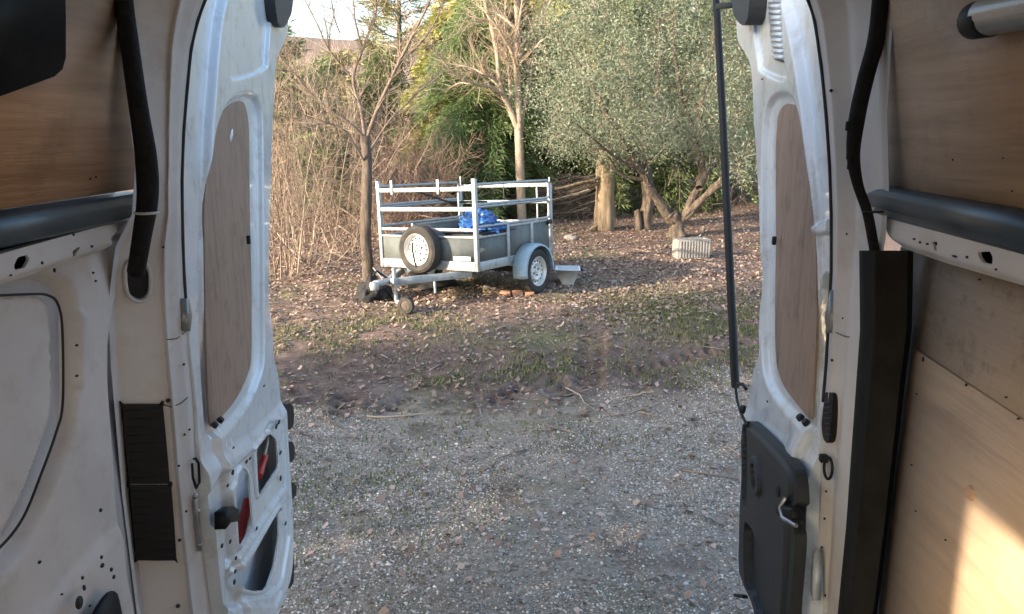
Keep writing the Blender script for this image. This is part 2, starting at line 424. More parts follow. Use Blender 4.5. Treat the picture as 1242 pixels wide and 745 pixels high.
soil = gramp(gn(9, 9, .75), [(.06, .042, .034), (.13, .095, .08), (.22, .17, .14)])
leafy = gramp(gn(26, 9, .8), [(.10, .065, .05), (.20, .14, .11), (.34, .26, .21)])
mossy = gramp(gn(30, 8, .8), [(.07, .08, .03), (.15, .155, .075), (.24, .22, .13)])
grav = gmix(gmap(gn(.9), .5, .68, 0, .6), grav, mossy)
grav = gmix(gmap(gn(1.6, 4), .52, .66, 0, .65), grav, soil)
far = gmap(gmath('ADD', sep.outputs['Y'], gmath('MULTIPLY', gn(.8), 3)), 7.6, 9.2)
c = gmix(edge, grav, gmix(far, soil, leafy))
c = gmix(gmath('MULTIPLY', gmap(gn(.7, 5), .5, .64, 0, .75), edge), c, mossy)
L(c, pb.inputs['Base Color'])
bp = _n(t, 'ShaderNodeBump'); bp.inputs['Strength'].default_value = .8; bp.inputs['Distance'].default_value = .02; L(gn(45, 8, .8), bp.inputs['Height']); L(bp.outputs[0], pb.inputs['Normal'])
M['ground'] = gm
g = obj('ground', MB().add(np.stack([GX, GY, GZ], -1).reshape(-1, 3), np.stack([ii[:-1, :-1], ii[1:, :-1], ii[1:, 1:], ii[:-1, 1:]], -1).reshape(-1, 4)), 'ground', smooth=80)
g['kind'] = 'structure'
def gsurf(x, y):
    """height of the built ground sheet"""
    i = np.clip(np.searchsorted(xs, x) - 1, 0, nx - 2); j = np.clip(np.searchsorted(ys, y) - 1, 0, ny - 2)
    u = (x - xs[i]) / (xs[i + 1] - xs[i]); v = (y - ys[j]) / (ys[j + 1] - ys[j])
    return GZ[i, j] * (1 - u) * (1 - v) + GZ[i + 1, j] * u * (1 - v) + GZ[i, j + 1] * (1 - u) * v + GZ[i + 1, j + 1] * u * v

# distant ridge, air haze painted as blue in its colour, and the near wooded slope
def ridge(name, Y, h, depth, seed, m, x0, x1, slope):
    X = np.linspace(x0, x1, 220); D = np.linspace(0, 1, 30); A, B = np.meshgrid(X, D, indexing='ij')
    prof = h * (1 + slope * A / (x1 - x0)) * (1 + .5 * fbm(A, A * 0, (x1 - x0) / 9, seed, 4)) * np.sin(B * math.pi * .5) * (1 + .15 * fbm(A, B * depth, depth / 3, seed + 5, 3))
    q = np.arange(220 * 30).reshape(220, 30)
    o = obj(name, MB().add(np.stack([A, Y + B * depth, prof - 5], -1).reshape(-1, 3), np.stack([q[:-1, :-1], q[1:, :-1], q[1:, 1:], q[:-1, 1:]], -1).reshape(-1, 4)), m, smooth=80)
    o['kind'] = 'structure'; return o
mat('haze_forest', [(.07, .10, .13), (.11, .14, .17)], .01, .95)
mat('slope_wood', [(.13, .085, .07), (.23, .16, .13), (.17, .12, .07)], .25, .95, bump=1.0, bscale=.8)
ridge('mountain', 2600, 420, 900, 3, 'haze_forest', -3500, 3500, .1)
ridge('hill', 190, 13, 120, 8, 'slope_wood', -300, 300, -.2)

# ------------------------------------------------------------------ the van the picture is taken from
van = thing('van', 'white panel van around the viewpoint, rear doors open, sides lined with plywood', 'van', (-.125, 0, 0))
def vbox(name, lo, hi, m, par=van):
    lo, hi = np.array(lo), np.array(hi); return obj(name, MB().box((lo + hi) / 2, hi - lo, None, .004), m, par)
sw = MB()
for lo, hi in (((-1.09, .156, .5), (-1.03, 1.78, 2.69)), ((-1.09, -2.6, .5), (-1.03, -.75, 2.69)), ((-1.09, -.75, 2.127), (-1.03, .156, 2.69)), ((-1.09, -.75, .5), (-1.03, .156, 1.15))):
    lo, hi = np.array(lo), np.array(hi); sw.box((lo + hi) / 2, hi - lo)
obj('side_wall', sw, 'paint_in', van)
vbox('side_wall', (.79, -2.6, .5), (.85, 1.78, 2.69), 'paint_in')
vbox('roof', (-1.1, -2.6, 2.70), (.86, 1.86, 2.75), 'paint_in')
vbox('floor_panel', (-1.02, -2.6, .5), (.78, 1.84, .58), 'floor_mat')
vbox('bulkhead', (-1.02, -2.66, .585), (.78, -2.61, 1.5), 'paint_in')
vbox('door_header', (-1.0, 1.78, 2.56), (.76, 1.86, 2.695), 'paint_in')

# --- left wall: pressed lower panel, beam, rail, plywood above
FL = Frame((-1.0, 0, 0), (0, 1, 0), (1, 0, 0))
wl_out = [(-90, 250), (60, 285), (150, 270), (145, 330), (130, 420), (136, 560), (148, 700), (158, 800), (40, 830), (-90, 830)]
rec = [(-90, 366), (-40, 360), (30, 356), (60, 358), (72, 372), (76, 410), (76, 490), (68, 525), (50, 575), (28, 628), (0, 664), (-90, 730)]
col_reg = [(82, 250), (150, 250), (185, 830), (40, 830), (70, 745), (108, 640), (118, 560), (112, 470), (88, 440)]
led = [(-90, 800), (-20, 735), (40, 680), (66, 650), (80, 600), (92, 480), (92, 352), (60, 336), (-90, 338), (-90, 250), (200, 250), (200, 850), (-90, 850)]
ring = [(-90, 342), (20, 338), (66, 340), (88, 366), (90, 470), (84, 530), (66, 580), (44, 632), (12, 682), (-90, 765)]
obj('inner_side_panel', relief(FL, wl_out, (), [(ring, -.05, .045), (rec, .028, .008), ([(88, 385), (104, 385), (104, 455), (96, 470), (88, 455)], .008, .012), ([(-90, 905), (45, 745), (95, 690), (135, 650), (180, 640), (200, 850)], .012, .05)], .007, .01, 3, noise=.004), 'paint_in', van, 60)
seam = cat_rom([(-60, 362), (30, 357), (60, 359), (72, 374), (76, 410), (76, 490), (68, 525), (50, 575), (28, 628), (0, 664), (-40, 694)], 6, False)
obj('seam_seal', MB().tube([FL.at(a, b, -.012) for a, b in seam], .0028, 6), 'rubber', van, 50)
beam = [(-90, 335), (0, 306), (168, 260), (150, 286), (128, 302), (0, 346), (-90, 378)]
FB = Frame((-.972, 0, 0), (0, 1, 0), (1, 0, 0))
bl = obj('side_beam', relief(FB, beam, [[(9, 322), (14, 312), (26, 309), (28, 315), (22, 325), (10, 328)], [(81, 305), (89, 299), (90, 302), (86, 306), (84, 312), (82, 311)]], [([(-90, 372), (0, 341), (125, 299), (130, 290), (150, 272), (168, 262), (168, 250), (-90, 330)], .012, .012)], .005, .02, 1), 'paint_in', van, 50)
def hole_discs(fr, L, parent, d=.003, name='hole_shade_disc'):  # black discs paint the shade of small holes, uncut; some are screws
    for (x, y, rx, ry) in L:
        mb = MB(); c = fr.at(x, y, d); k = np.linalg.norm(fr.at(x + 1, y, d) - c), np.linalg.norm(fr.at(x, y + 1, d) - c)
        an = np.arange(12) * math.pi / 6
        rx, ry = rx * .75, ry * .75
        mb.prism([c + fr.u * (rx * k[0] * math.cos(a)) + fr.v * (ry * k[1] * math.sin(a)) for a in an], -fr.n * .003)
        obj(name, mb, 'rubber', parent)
FB2 = Frame((-.958, 0, 0), (0, 1, 0), (1, 0, 0))
hole_discs(FB2, [(52, 319, 1.6, 2.6), (112, 299, 1.5, 2.2), (67, 328, 1.5, 3.6), (90, 285, 1.2, 2), (14, 334, 1.2, 1.8)], bl, .0)
obj('hole_shade_plate', MB().box((-.993, 1.40, 1.87), (.01, .5, .06)), 'black', van)  # black plate paints the dark inside the left beam holes
pl = van.children[-1]
FL2 = Frame((-.985, 0, 0), (0, 1, 0), (1, 0, 0))
hole_discs(FL2, [(94, 419, 1.8, 1.8), (94, 456, 1.8, 1.8), (114, 331, 1.2, 1.8), (117, 341, 1.2, 1.8), (123, 619, 1.6, 3), (124, 676, 1.5, 3), (125, 686, 2.4, 3.5), (136, 691, 1.5, 3.4), (139, 700, 1.6, 3.4), (101, 701, 1.4, 3), (103, 713, 1.6, 5), (97, 731, 5, 11), (76, 721, 1.3, 1.5), (49, 682, 2, 2.5), (110, 735, 1.3, 1.5)], van, .026)
obj('arch_hole_shade', slab(FL2, [(115, 748), (128, 726), (139, 717), (145, 728), (147, 760), (112, 760)], .034, .01, 2), 'black', van)  # black slab laid on the panel as the painted shade of a hole
rl = MB(); z0, z1 = 1.894, 1.955
prof = [(-.985, z0), (-.958, z0 + .004), (-.945, z0 + .012), (-.945, z1 - .020), (-.952, z1 - .006), (-.962, z1), (-.985, z1 + .004)]
rl.prism([(a, .9, b) for a, b in prof], (0, .86, 0))
obj('cargo_rail', rl, 'rail', van)
uz, ux = .5, .085
FU = Frame((-.972, 0, 1.95), (0, 1, 0), (uz, 0, -ux), (ux, 0, uz))
obj('plywood_panel', slab(FU, [(-120, 272), (174, 228), (176, 190), (160, 100), (146, -60), (-120, -60)], .0, .012, 1), 'ply_red', van, label='reddish plywood lining with a dark window')
pane = obj('side_window', slab(FU, [(-120, -60), (76, -60), (79, -20), (80, 20), (80, 70), (76, 84), (66, 93), (0, 117), (-120, 158)], .006, .007, 1), 'dark_pane', van)
hole_discs(FU, [(110, 217, 1.3, 1.8), (117, 215, 1.3, 1.8)], van, .001)
lm = cat_rom([(146, -60), (150, 0), (158, 60), (168, 130), (177, 190), (179, 240), (172, 288), (165, 330)], 8, False)
lo = MB().tube([hY(a, b, 1.635 + .02 * math.sin(i * .21)) for i, (a, b) in enumerate(lm)], [.0185 + .0045 * math.exp(-((b - 215) / 60) ** 2) for a, b in lm], 14)
loom = obj('wiring_loom', lo, 'loom', van, 60)
cp = hY(179, 258, 1.62); obj('cable_tie', MB().lathe([(.024, -.003), (.0265, -.002), (.0265, .002), (.024, .003)], hY(178.5, 258, 1.635), (0.02, 0, 1), 20), 'lamp_lens', loom)

# --- left rear pillar
GAPL = [(300, -70), (262, -30), (247, 0), (238, 25), (230, 60), (225, 110), (221, 160), (219, 220), (220, 290), (222, 340), (228, 420), (234, 480), (240, 560), (247, 640), (253, 700), (258, 745), (264, 810)]
CORL = [(120, -70), (140, 0), (152, 100), (164, 200), (160, 260), (140, 300), (131, 372), (135, 450), (148, 600), (166, 745), (174, 810)]
def ypl(t):
    return float(np.interp(t, [0, .08, .16, .70, .74, .80, .93, 1], [1.655, 1.69, 1.70, 1.78, 1.775, 1.80, 1.835, 1.88]))
pil = obj('rear_pillar', depth_sheet(CORL, GAPL, ypl, cols=60), 'paint_in', van, 60)
sp = cat_rom([(x, y) for x, y in GAPL if y > -50], 4, False)
obj('door_seal', MB().tube([hY(a + 1, b, 1.885) for a, b in sp], .006, 8), 'rubber', pil, 60)
def pil_at(px, py, off=0.0):
    a = np.interp(py, [p[1] for p in CORL], [p[0] for p in CORL]); b = np.interp(py, [p[1] for p in GAPL], [p[0] for p in GAPL])
    return hY(px, py, ypl((px - a) / (b - a)) - off)
def pil_patch(L, off, m, name, thick=.012, n=4, par=pil, at=pil_at):
    P = cat_rom(L, n); Q = np.array([at(a, b, off) for a, b in P]); c = Q.mean(0); nn = np.cross(Q[len(Q) // 3] - Q[0], Q[2 * len(Q) // 3] - Q[0]); nn /= np.linalg.norm(nn)
    if nn @ (CAM - c) < 0: nn = -nn
    Q = Q - np.outer((Q - c) @ nn, nn)
    return obj(name, MB().prism(Q, -nn * thick), m, par, 40)
for (q, k) in (([(149, 494), (151, 491.5), (196, 491.5), (198, 494), (206, 584), (204, 587), (159, 587), (157, 585)], 9), ([(158, 592), (160, 590), (206, 590), (208, 592), (214, 677), (212, 680), (168, 680), (165, 677)], 9)):
    vg = pil_patch(q, .012, 'black', 'vent_grille', .02, 2)
    x0, ya, x1, yb_ = q[0][0] + 3, q[0][1] + 4, q[3][0] - 2, q[4][1] - 4
    for i in range(k):
        f_ = i / (k - 1); yy = ya + (yb_ - ya) * f_; a0 = q[0][0] + 3 + (q[7][0] - q[0][0]) * f_; a1 = q[3][0] - 3 + (q[4][0] - q[3][0]) * f_
        obj('slat', MB().bar(pil_at(a0, yy, .014), pil_at(a1, yy, .014), .005, .0025, bev=.001), 'black', vg)
for r_, c_ in ((.062, 'paint_in'),):
    ov = [(152, 332), (155, 320), (165, 315), (176, 319), (182, 332), (182, 352), (178, 362), (168, 366), (157, 360), (153, 348)]
    P = [pil_at(a, b, .008) for a, b in cat_rom(ov, 5)]; P.append(P[0])
    obj('grommet_rim', MB().tube(P, .0045, 8), 'paint_in', pil, 60)
    pil_patch([(154, 332), (157, 322), (165, 318), (174, 321), (180, 333), (180, 350), (176, 359), (168, 362), (159, 357), (155, 347)], .006, 'black', 'grommet', .02)
obj('striker_plate', MB().bar(pil_at(236, 605, .01), pil_at(243, 668, .01), .012, .012), 'steel', pil)
for (a, b) in ((237, 601), (240, 620), (243, 660)): obj('bolt', MB().lathe([(0, .01), (.006, .01), (.007, 0)], pil_at(a, b, .012), (.2, -1, 0), 10), 'steel', pil)
obj('door_hook', MB().tube([pil_at(a, b, o_) for a, b, o_ in ((234, 557, .012), (237, 556, .03), (241, 562, .03), (242, 585, .03), (238, 592, .028), (234, 580, .024), (233, 562, .016))], .0035, 8), 'black', pil, 60)
for L_ in ([(202, 412, .002), (214, 411, .002), (222, 405, .002), (226, 402, .004)], [(198, 491, .002), (208, 494, .003), (220, 489, .003), (228, 482, .004)]):
    obj('crack_line', MB().tube([pil_at(*q) for q in L_], .0012, 5), 'rubber', pil)
for (x, y, r) in ((223, 442, .0035), (224, 527, .003), (230, 521, .003), (217, 565, .003), (226, 620, .003), (218, 655, .004), (216, 735, .006), (204, 486, .006), (198, 300, .003)):
    obj('hole_shade_dot', MB().lathe([(0, .004), (r * .8, .004), (r, 0)], pil_at(x, y, .004), (.4, -1, 0), 8), 'rubber', pil)  # raised dark dots stand in for the shade in small pillar holes

# --- left rear door
aL = math.radians(-8.0)
DL = Frame((-.935, 1.895, 0), (math.sin(aL), math.cos(aL), 0), (math.cos(aL), -math.sin(aL), 0))
dl_free = [(352, -120), (350, -40), (350, 20), (347, 46), (336, 72), (333, 110), (331, 150), (329, 200), (327, 260), (326, 320), (327, 370), (331, 402), (339, 430), (345, 460), (348, 500), (350, 540), (354, 600), (356, 660), (352, 705), (336, 745), (330, 800)]
dl_out = [(300, -120), (262, -30), (249, 0), (240, 25), (232, 60), (227, 110), (223, 160), (221, 220), (222, 290), (225, 340), (231, 420), (237, 480), (243, 560), (250, 640), (256, 700), (262, 745), (268, 800)] + [(x, y, .024 if y < 430 else .046) for x, y in dl_free[::-1]]
face = [(315, -140), (275, -30), (262, 10), (255, 60), (250, 120), (246, 180), (244, 250), (243, 330), (246, 400), (252, 470), (258, 540), (263, 600), (270, 680), (279, 745), (285, 820), (420, 820), (420, -140)]
win = [(244, 235), (252, 170), (264, 134), (280, 118), (298, 116), (307, 126), (310, 160), (311, 250), (312, 350), (312, 430), (306, 460), (292, 490), (268, 519), (252, 525), (246, 470), (243, 400), (242, 300)]
plyL = [(249, 235), (257, 175), (267, 142), (280, 127), (292, 123), (298, 130), (302, 160), (303, 250), (305, 350), (305, 430), (300, 455), (287, 483), (265, 510), (256, 515), (252, 470), (250, 400), (248, 300)]
lowr = [(235, 600), (262, 556), (300, 528), (330, 498), (352, 468), (420, 440), (420, 850), (235, 850)]
HD = .045
HA = [(311.5, 548), (313, 543), (325, 528), (328, 526.5), (334.5, 532), (336, 536), (337.5, 562), (336.5, 568), (317, 599), (314.5, 600), (313.5, 596)]
HB = [(287, 604), (286, 598), (289, 590), (290, 579), (294, 569), (296, 568), (301, 573), (302.5, 577), (306.5, 630), (306, 636), (293.5, 662), (291, 663), (290, 658), (288.5, 630)]
HC = [(335, 617), (337.5, 616), (338, 650), (337, 658), (332, 688), (324, 711), (320, 716), (308, 717), (298, 715), (291, 706), (290, 696), (294, 686)]
def grow_poly(L_, k):
    A_ = np.array(L_); c_ = A_.mean(0); d_ = A_ - c_; return [tuple(q) for q in c_ + d_ * (1 + k / np.linalg.norm(d_, axis=1, keepdims=True))]
dfe = [(face, .024, .022), (win, -.02, .025), (lowr, .022, .06),
       ([(276, -60), (322, -60), (318, 60), (312, 84), (276, 96), (270, 80), (272, 20)], -.014, .012),
       ([(268, 735), (266, 600), (282, 570), (310, 545), (332, 512), (346, 510), (350, 560), (352, 650), (344, 700), (330, 735)], -.010, .014, HD),
       ([(284, 690), (288, 678), (338, 602), (346, 592), (350, 600), (345, 609), (297, 684), (288, 698)], .014, .012, HD),
       (grow_poly(HA, 5), .009, .006, HD), (grow_poly(HB, 5), .009, .006, HD), (grow_poly(HC, 5), .009, .006, HD),
       ([(268, 640), (283, 633), (283, 770), (268, 770)], .012, .012, HD),
       ([(286, 770), (288, 740), (300, 726), (326, 722), (336, 712), (344, 722), (328, 748), (320, 780)], .016, .012, HD)]
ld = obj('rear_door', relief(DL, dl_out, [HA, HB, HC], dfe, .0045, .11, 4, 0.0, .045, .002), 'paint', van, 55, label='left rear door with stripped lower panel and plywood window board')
obj('window_board', slab(DL, plyL, .0075, .006, 5), 'ply_door', ld, 30)
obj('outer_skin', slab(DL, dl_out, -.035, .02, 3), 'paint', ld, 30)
obj('logo_sticker', slab(DL, [(279, 166), (281, 158), (282.5, 156), (283, 163), (281, 171), (279.7, 174)], .0085, .001, 1), 'white_plastic', ld)
for a, b, r in (((301, 606, .005), (290, 655, .005), .016), ((321.5, 552, .01), (314, 578, .01), .013)):
    obj('lock_actuator', MB().tube([DL.at(*a), DL.at((a[0] + b[0]) / 2, (a[1] + b[1]) / 2, a[2] - .006), DL.at(*b)], r, 12), 'red_part', ld, 60)
obj('lock_rod', MB().tube([DL.at(321, 552, .015), DL.at(324, 540, .02), DL.at(325, 530, .02)], .005, 8), 'lamp_lens', ld, 60)
obj('lock_bracket', slab(DL, [(274, 621), (283, 614), (290, 618), (291, 632), (280, 634), (274, 642)], .06, .03, 1), 'black', ld)
for (a, b, w, h) in ((352, 505, 8, 30), (354, 548, 6, 24), (356, 595, 6, 20), (352, 690, 8, 42)):
    obj('edge_latch', slab(DL, [(a - w / 2, b - h / 2), (a + w / 2, b - h / 2 + 4), (a + w / 2, b + h / 2 - 4), (a - w / 2, b + h / 2)], .02, .05, 2), 'black', ld, 40)
obj('corner_lock', slab(DL, [(333, -40), (356, -40), (355, 8), (351, 22), (345, 33), (339, 31), (335, 15)], .05, .05, 2), 'trim_dark', ld, 40)
for (x, y) in ((259, 517), (266, 511)): obj('rubber_stop', MB().lathe([(0, .014), (.008, .012), (.010, 0)], DL.at(x, y, .02), DL.n + np.array([0, 0, 1]), 12), 'rubber', ld, 40)
obj('hinge_strap', slab(DL, [(226, 362), (230, 364), (233, 385), (231, 402), (228, 400)], .012, .02, 1), 'lamp_grey', ld)
obj('window_clip', MB().box(DL.at(301.5, 291, .025), (.012, .012, .028), None, .003), 'rubber', ld)
hole_discs(DL, [(321, 468, 1.1, 1.3), (284, 543, 1.1, 1.3), (336, 517, 2, 3.5), (339, 512, 1.6, 3), (283, 573, 1.6, 4), (277, 589, 1.3, 2), (304, 556, 1.3, 2), (341, 549, 1.5, 2), (341, 580, 1.3, 4), (300, 560, 1.5, 2.5), (287, 677, 1.3, 2.5), (286, 693, 1.3, 3), (285, 706, 1.4, 4), (280, 657, 1.5, 2.5), (312, 641, 1.2, 2.5), (347, 635, 1.3, 2.5), (270, 662, 1.5, 3)], ld, .049)

# --- right wall
FR_ = Frame((.75, 0, 0), (0, 1, 0), (-1, 0, 0))
obj('plywood_panel', slab(FR_, [(1092, 300), (1340, 372), (1340, 830), (1058, 830), (1074, 640), (1094, 440)], -.004, .012, 1), 'ply_grey', van, label='greyed plywood strip under the rail')
obj('plywood_panel', slab(FR_, [(1108, 423), (1175, 468), (1242, 512), (1340, 576), (1340, 830), (1066, 830), (1082, 640), (1098, 500)], .004, .0075, 1), 'ply_pale', van, label='pale lower plywood sheet with sunlit patch')
hole_discs(FR_, [(1119, 436, 1.3, 4), (1171, 467, 1.3, 2.5), (1234, 508, 1.6, 1.6), (1219, 482, 1.4, 1.4), (1111, 478, 1.1, 1.1), (1105, 564, 1.2, 1.2), (1146, 655, 1.2, 1.2), (1187, 339, 1.5, 1.8), (1110, 620, 1, 1)], van, .006)
obj('knot_plug', MB().lathe([(0, .006), (.012, .005), (.014, 0)], FR_.at(1178, 598, .004), (-1, 0, 0), 16), 'ply_brown', van, 40)
FB3 = Frame((.722, 0, 0), (0, 1, 0), (-1, 0, 0))
br = obj('side_beam', relief(FB3, [(1072, 258), (1340, 335), (1340, 378), (1242, 347), (1150, 320), (1100, 303), (1086, 292)], [[(1193, 306), (1208, 305), (1212, 312), (1211, 321), (1200, 319), (1195, 313)], [(1136, 294), (1143, 293), (1144, 297), (1142, 299), (1144, 305), (1140, 304), (1139, 298)]], [([(1060, 250), (1340, 330), (1340, 373), (1242, 342), (1150, 315), (1100, 298), (1080, 285)], .01, .012)], .005, .02, 1), 'paint_in', van, 50)
hole_discs(FB3, [(1108, 290, 1.7, 1.8), (1115, 294, 1.4, 2), (1124, 296, 1.7, 1.8), (1157, 311, 4, 1.8), (1172, 312, 1.6, 2.2), (1207, 327, 1.2, 1.8), (1098, 267, 1.5, 2), (1127, 276, 2, 1.6), (1139, 279, 2, 1.4)], br, .012)
obj('hole_shade_plate', MB().box((.742, 1.36, 1.89), (.01, .5, .06)), 'black', van)  # black plate as painted shade behind the right beam holes
rr = MB(); z0, z1 = 1.915, 1.978
prof = [(.735, z0 - .006), (.712, z0), (.700, z0 + .010), (.702, z0 + .018), (.693, z0 + .022), (.693, z1 - .016), (.700, z1 - .005), (.712, z1), (.735, z1 + .003)]
rr.prism([(a, .85, b) for a, b in prof], (0, .915, 0))
obj('cargo_rail', rr, 'rail', van)
FU2 = Frame((.727, 0, 1.975), (0, 1, 0), (-uz, 0, -ux), (-ux, 0, uz))
obj('plywood_panel', slab(FU2, [(1066, 228), (1340, 292), (1340, -60), (1078, -60), (1080, 30), (1078, 80)], .0, .012, 1), 'ply_brown', van, label='brown plywood lining above the rail with lamp')
hole_discs(FU2, [(1155, 194, 1.2, 1.6), (1216, 192, 1.2, 1.5), (1227, 232, 1.4, 1.6), (1057, 195, 1.5, 1.8)], van, .001)
la, lb = FU2.at(1188, 24, .03), FU2.at(1320, -2, .03)
sl_ = obj('strip_light', MB().tube([la, la + (lb - la) * .5, lb], .026, 20), 'lamp_grey', van, 50)
obj('lens', MB().tube([la + (lb - la) * .08 + FU2.n * .005 + np.array([0, 0, .006]), lb + FU2.n * .005 + np.array([0, 0, .006])], .0235, 20), 'lamp_lens', sl_, 50)
dv = (la - lb) / np.linalg.norm(la - lb)
obj('end_cap', MB().lathe([(0, .03), (.016, .03), (.022, .024), (.028, .012), (.0285, -.03), (.026, -.034)], la, dv, 20), 'black', sl_, 40)
obj('end_stud', MB().lathe([(0, .045), (.006, .045), (.008, .03)], la, dv, 12), 'steel', sl_, 40)
lm = cat_rom([(1072, -60), (1068, 0), (1062, 50), (1050, 95), (1040, 140), (1035, 185), (1040, 222), (1052, 258), (1060, 300), (1064, 325)], 8, False)
loom2 = obj('wiring_loom', MB().tube([hY(a, b, 1.70) for a, b in lm], [.0165 if b < 150 else .0165 - .006 * min(1, (b - 150) / 80) for a, b in lm], 14), 'loom', van, 60)
obj('loom_clip', MB().bar(hY(1046, 258, 1.67), hY(1072, 257, 1.66), .012, .004), 'black', loom2)
for (a, b) in ((1029, 153), (1031, 172), (1030, 188), (1031, 200)): obj('torn_tape', MB().box(hY(a, b, 1.70), (.012, .008, .02), None, .003), 'black', loom2)
# --- right pillar with foam-covered corner
GAPR = [(930, -70), (968, -30), (982, 0), (990, 25), (998, 80), (1004, 140), (1008, 200), (1010, 260), (1010, 330), (1007, 380), (1004, 440), (999, 500), (993, 580), (990, 640), (988, 700), (985, 745), (982, 810)]
CORR = [(1085, -70), (1086, 0), (1080, 60), (1076, 140), (1078, 230), (1074, 290), (1066, 340), (1056, 400), (1042, 560), (1030, 700), (1022, 810)]
def ypr(t):
    return float(np.interp(t, [0, .08, .30, .42, .50, .9, 1], [1.88, 1.84, 1.815, 1.80, 1.775, 1.70, 1.66]))
pir = obj('rear_pillar', depth_sheet(GAPR, CORR, ypr, cols=60), 'paint_in', van, 60)
sp = cat_rom([(x, y) for x, y in GAPR if y > -50], 4, False)
obj('door_seal', MB().tube([hY(a - 1, b, 1.885) for a, b in sp], .006, 8), 'rubber', pir, 60)
def pir_at(px, py, off=0.0):
    a = np.interp(py, [p[1] for p in GAPR], [p[0] for p in GAPR]); b = np.interp(py, [p[1] for p in CORR], [p[0] for p in CORR])
    return hY(px, py, ypr((px - a) / (b - a)) - off)
FOA = [(1042, 300), (1043, 400), (1036, 500), (1026, 640), (1016, 745), (1012, 810)]
FOB = [(1108, 300), (1106, 400), (1096, 480), (1080, 620), (1064, 745), (1056, 810)]
obj('foam_corner_cover', depth_sheet(FOA, FOB, lambda t: float(np.interp(t, [0, .06, .24, .3, .9, 1], [1.72, 1.66, 1.61, 1.59, 1.56, 1.60])), 304, 812, 30, 6), 'foam', van, 60)
pil_patch([(1000, 480), (1004, 476), (1009, 480), (1010, 500), (1008, 530), (1004, 537), (999, 534), (998, 510)], .016, 'black', 'striker_cover', .02, 4, pir, pir_at)
for i in range(7): obj('rib', MB().bar(pir_at(1001, 488 + i * 6.5, .018), pir_at(1008, 488 + i * 6.5, .018), .006, .003), 'trim_dark', pir)
rg = [pir_at(1004.5 + 5 * math.cos(a), 568 + 13 * math.sin(a), .03 + .004 * math.sin(a)) for a in np.linspace(0, 2 * math.pi, 25)]
obj('lashing_ring', MB().tube(rg, .0036, 8, False), 'black', pir, 60)
obj('ring_mount', MB().box(pir_at(999, 556, .012), (.02, .02, .02), None, .004), 'black', pir)
for (x, y, r) in ((1009, 437, .0035), (1002, 596, .003), (1000, 629, .003), (997, 664, .003), (1027, 284, .0025), (1008, 110, .004), (1001, 722, .003), (1022, 386, .002)):
    obj('hole_shade_dot', MB().lathe([(0, .004), (r * .8, .004), (r, 0)], pir_at(x, y, .004), (-.4, -1, 0), 8), 'rubber', pir)  # dark dots painted in place of shaded holes on this pillar
obj('crack_line', MB().tube([pir_at(1006, 397, .003), pir_at(1015, 404, .003), pir_at(1024, 408, .003), pir_at(1030, 409, .003)], .001, 5), 'rubber', pir)

# --- right rear door
aR = math.radians(1.5)
DR = Frame((.685, 1.895, 0), (math.sin(aR), math.cos(aR), 0), (-math.cos(aR), math.sin(aR), 0))
dr_free = [(890, -120), (892, -40), (893, 25), (895, 50), (905, 66), (911, 85), (914, 140), (918, 200), (921, 260), (923, 320), (922, 370), (920, 400), (912, 430), (905, 455), (900, 490), (899, 540), (897, 620), (895, 685), (904, 716), (914, 745), (918, 800)]
dr_out = [(935, -120), (966, -30), (980, 0), (988, 25), (996, 80), (1002, 140), (1006, 200), (1008, 260), (1008, 330), (1005, 380), (1002, 440), (997, 500), (991, 580), (988, 640), (986, 700), (983, 745), (980, 800)] + [(x, y, .024 if y < 430 else .046) for x, y in dr_free[::-1]]
faceR = [(800, -140), (915, -140), (945, -40), (958, 0), (972, 60), (982, 120), (990, 190), (995, 260), (996, 340), (993, 420), (988, 500), (982, 570), (974, 640), (970, 700), (966, 745), (962, 830), (800, 830)]
winR = [(946, 118), (964, 116), (974, 130), (983, 170), (990, 220), (994, 270), (996, 330), (996, 400), (991, 490), (988, 520), (970, 505), (950, 482), (938, 458), (934, 430), (932, 380), (933, 300), (933, 200), (936, 140)]
plyR = [(951, 128), (961, 127), (968, 135), (977, 170), (984, 220), (988, 270), (990, 330), (990, 400), (986, 480), (984, 508), (972, 497), (955, 475), (945, 455), (941, 430), (940, 380), (941, 300), (941, 200), (943, 145)]
lowrR = [(880, 440), (897, 478), (925, 510), (960, 540), (990, 560), (1000, 850), (800, 850), (800, 440)]
dfr = [(faceR, .024, .022), (winR, -.02, .025), (lowrR, .022, .07),
       ([(925, -60), (950, -60), (958, 60), (962, 96), (932, 86), (927, 70), (922, 20)], -.012, .012),
       ([(996, 272), (1010, 266), (1010, 280), (996, 284)], .012, .006), ([(996, 350), (1008, 348), (1006, 480), (996, 480)], -.02, .01)]
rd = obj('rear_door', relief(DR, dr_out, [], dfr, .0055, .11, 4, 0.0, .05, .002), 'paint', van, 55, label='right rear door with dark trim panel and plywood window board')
obj('window_board', slab(DR, plyR, .0075, .006, 5), 'ply_door', rd, 30)
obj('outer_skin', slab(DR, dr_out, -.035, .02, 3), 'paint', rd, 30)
vgr = obj('vent_grille', slab(DR, [(932, 3), (946, 2), (949, 40), (953, 77), (938, 72), (934, 40)], .017, .006, 1), 'lamp_grey', rd)
for i in range(10):
    f_ = i / 9; y = 8 + 60 * f_; x = 933 + 5 * f_
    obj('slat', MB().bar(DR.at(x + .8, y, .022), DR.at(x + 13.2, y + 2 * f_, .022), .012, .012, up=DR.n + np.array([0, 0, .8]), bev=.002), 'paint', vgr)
TP = [(906, 511), (914, 516), (930, 532), (958, 562), (965, 580), (967, 605), (966, 612), (958, 618), (962, 640), (964, 655), (961, 700), (957, 745), (954, 800), (922, 800), (914, 740), (901, 708), (896, 688), (896, 650), (899, 580), (904, 525)]
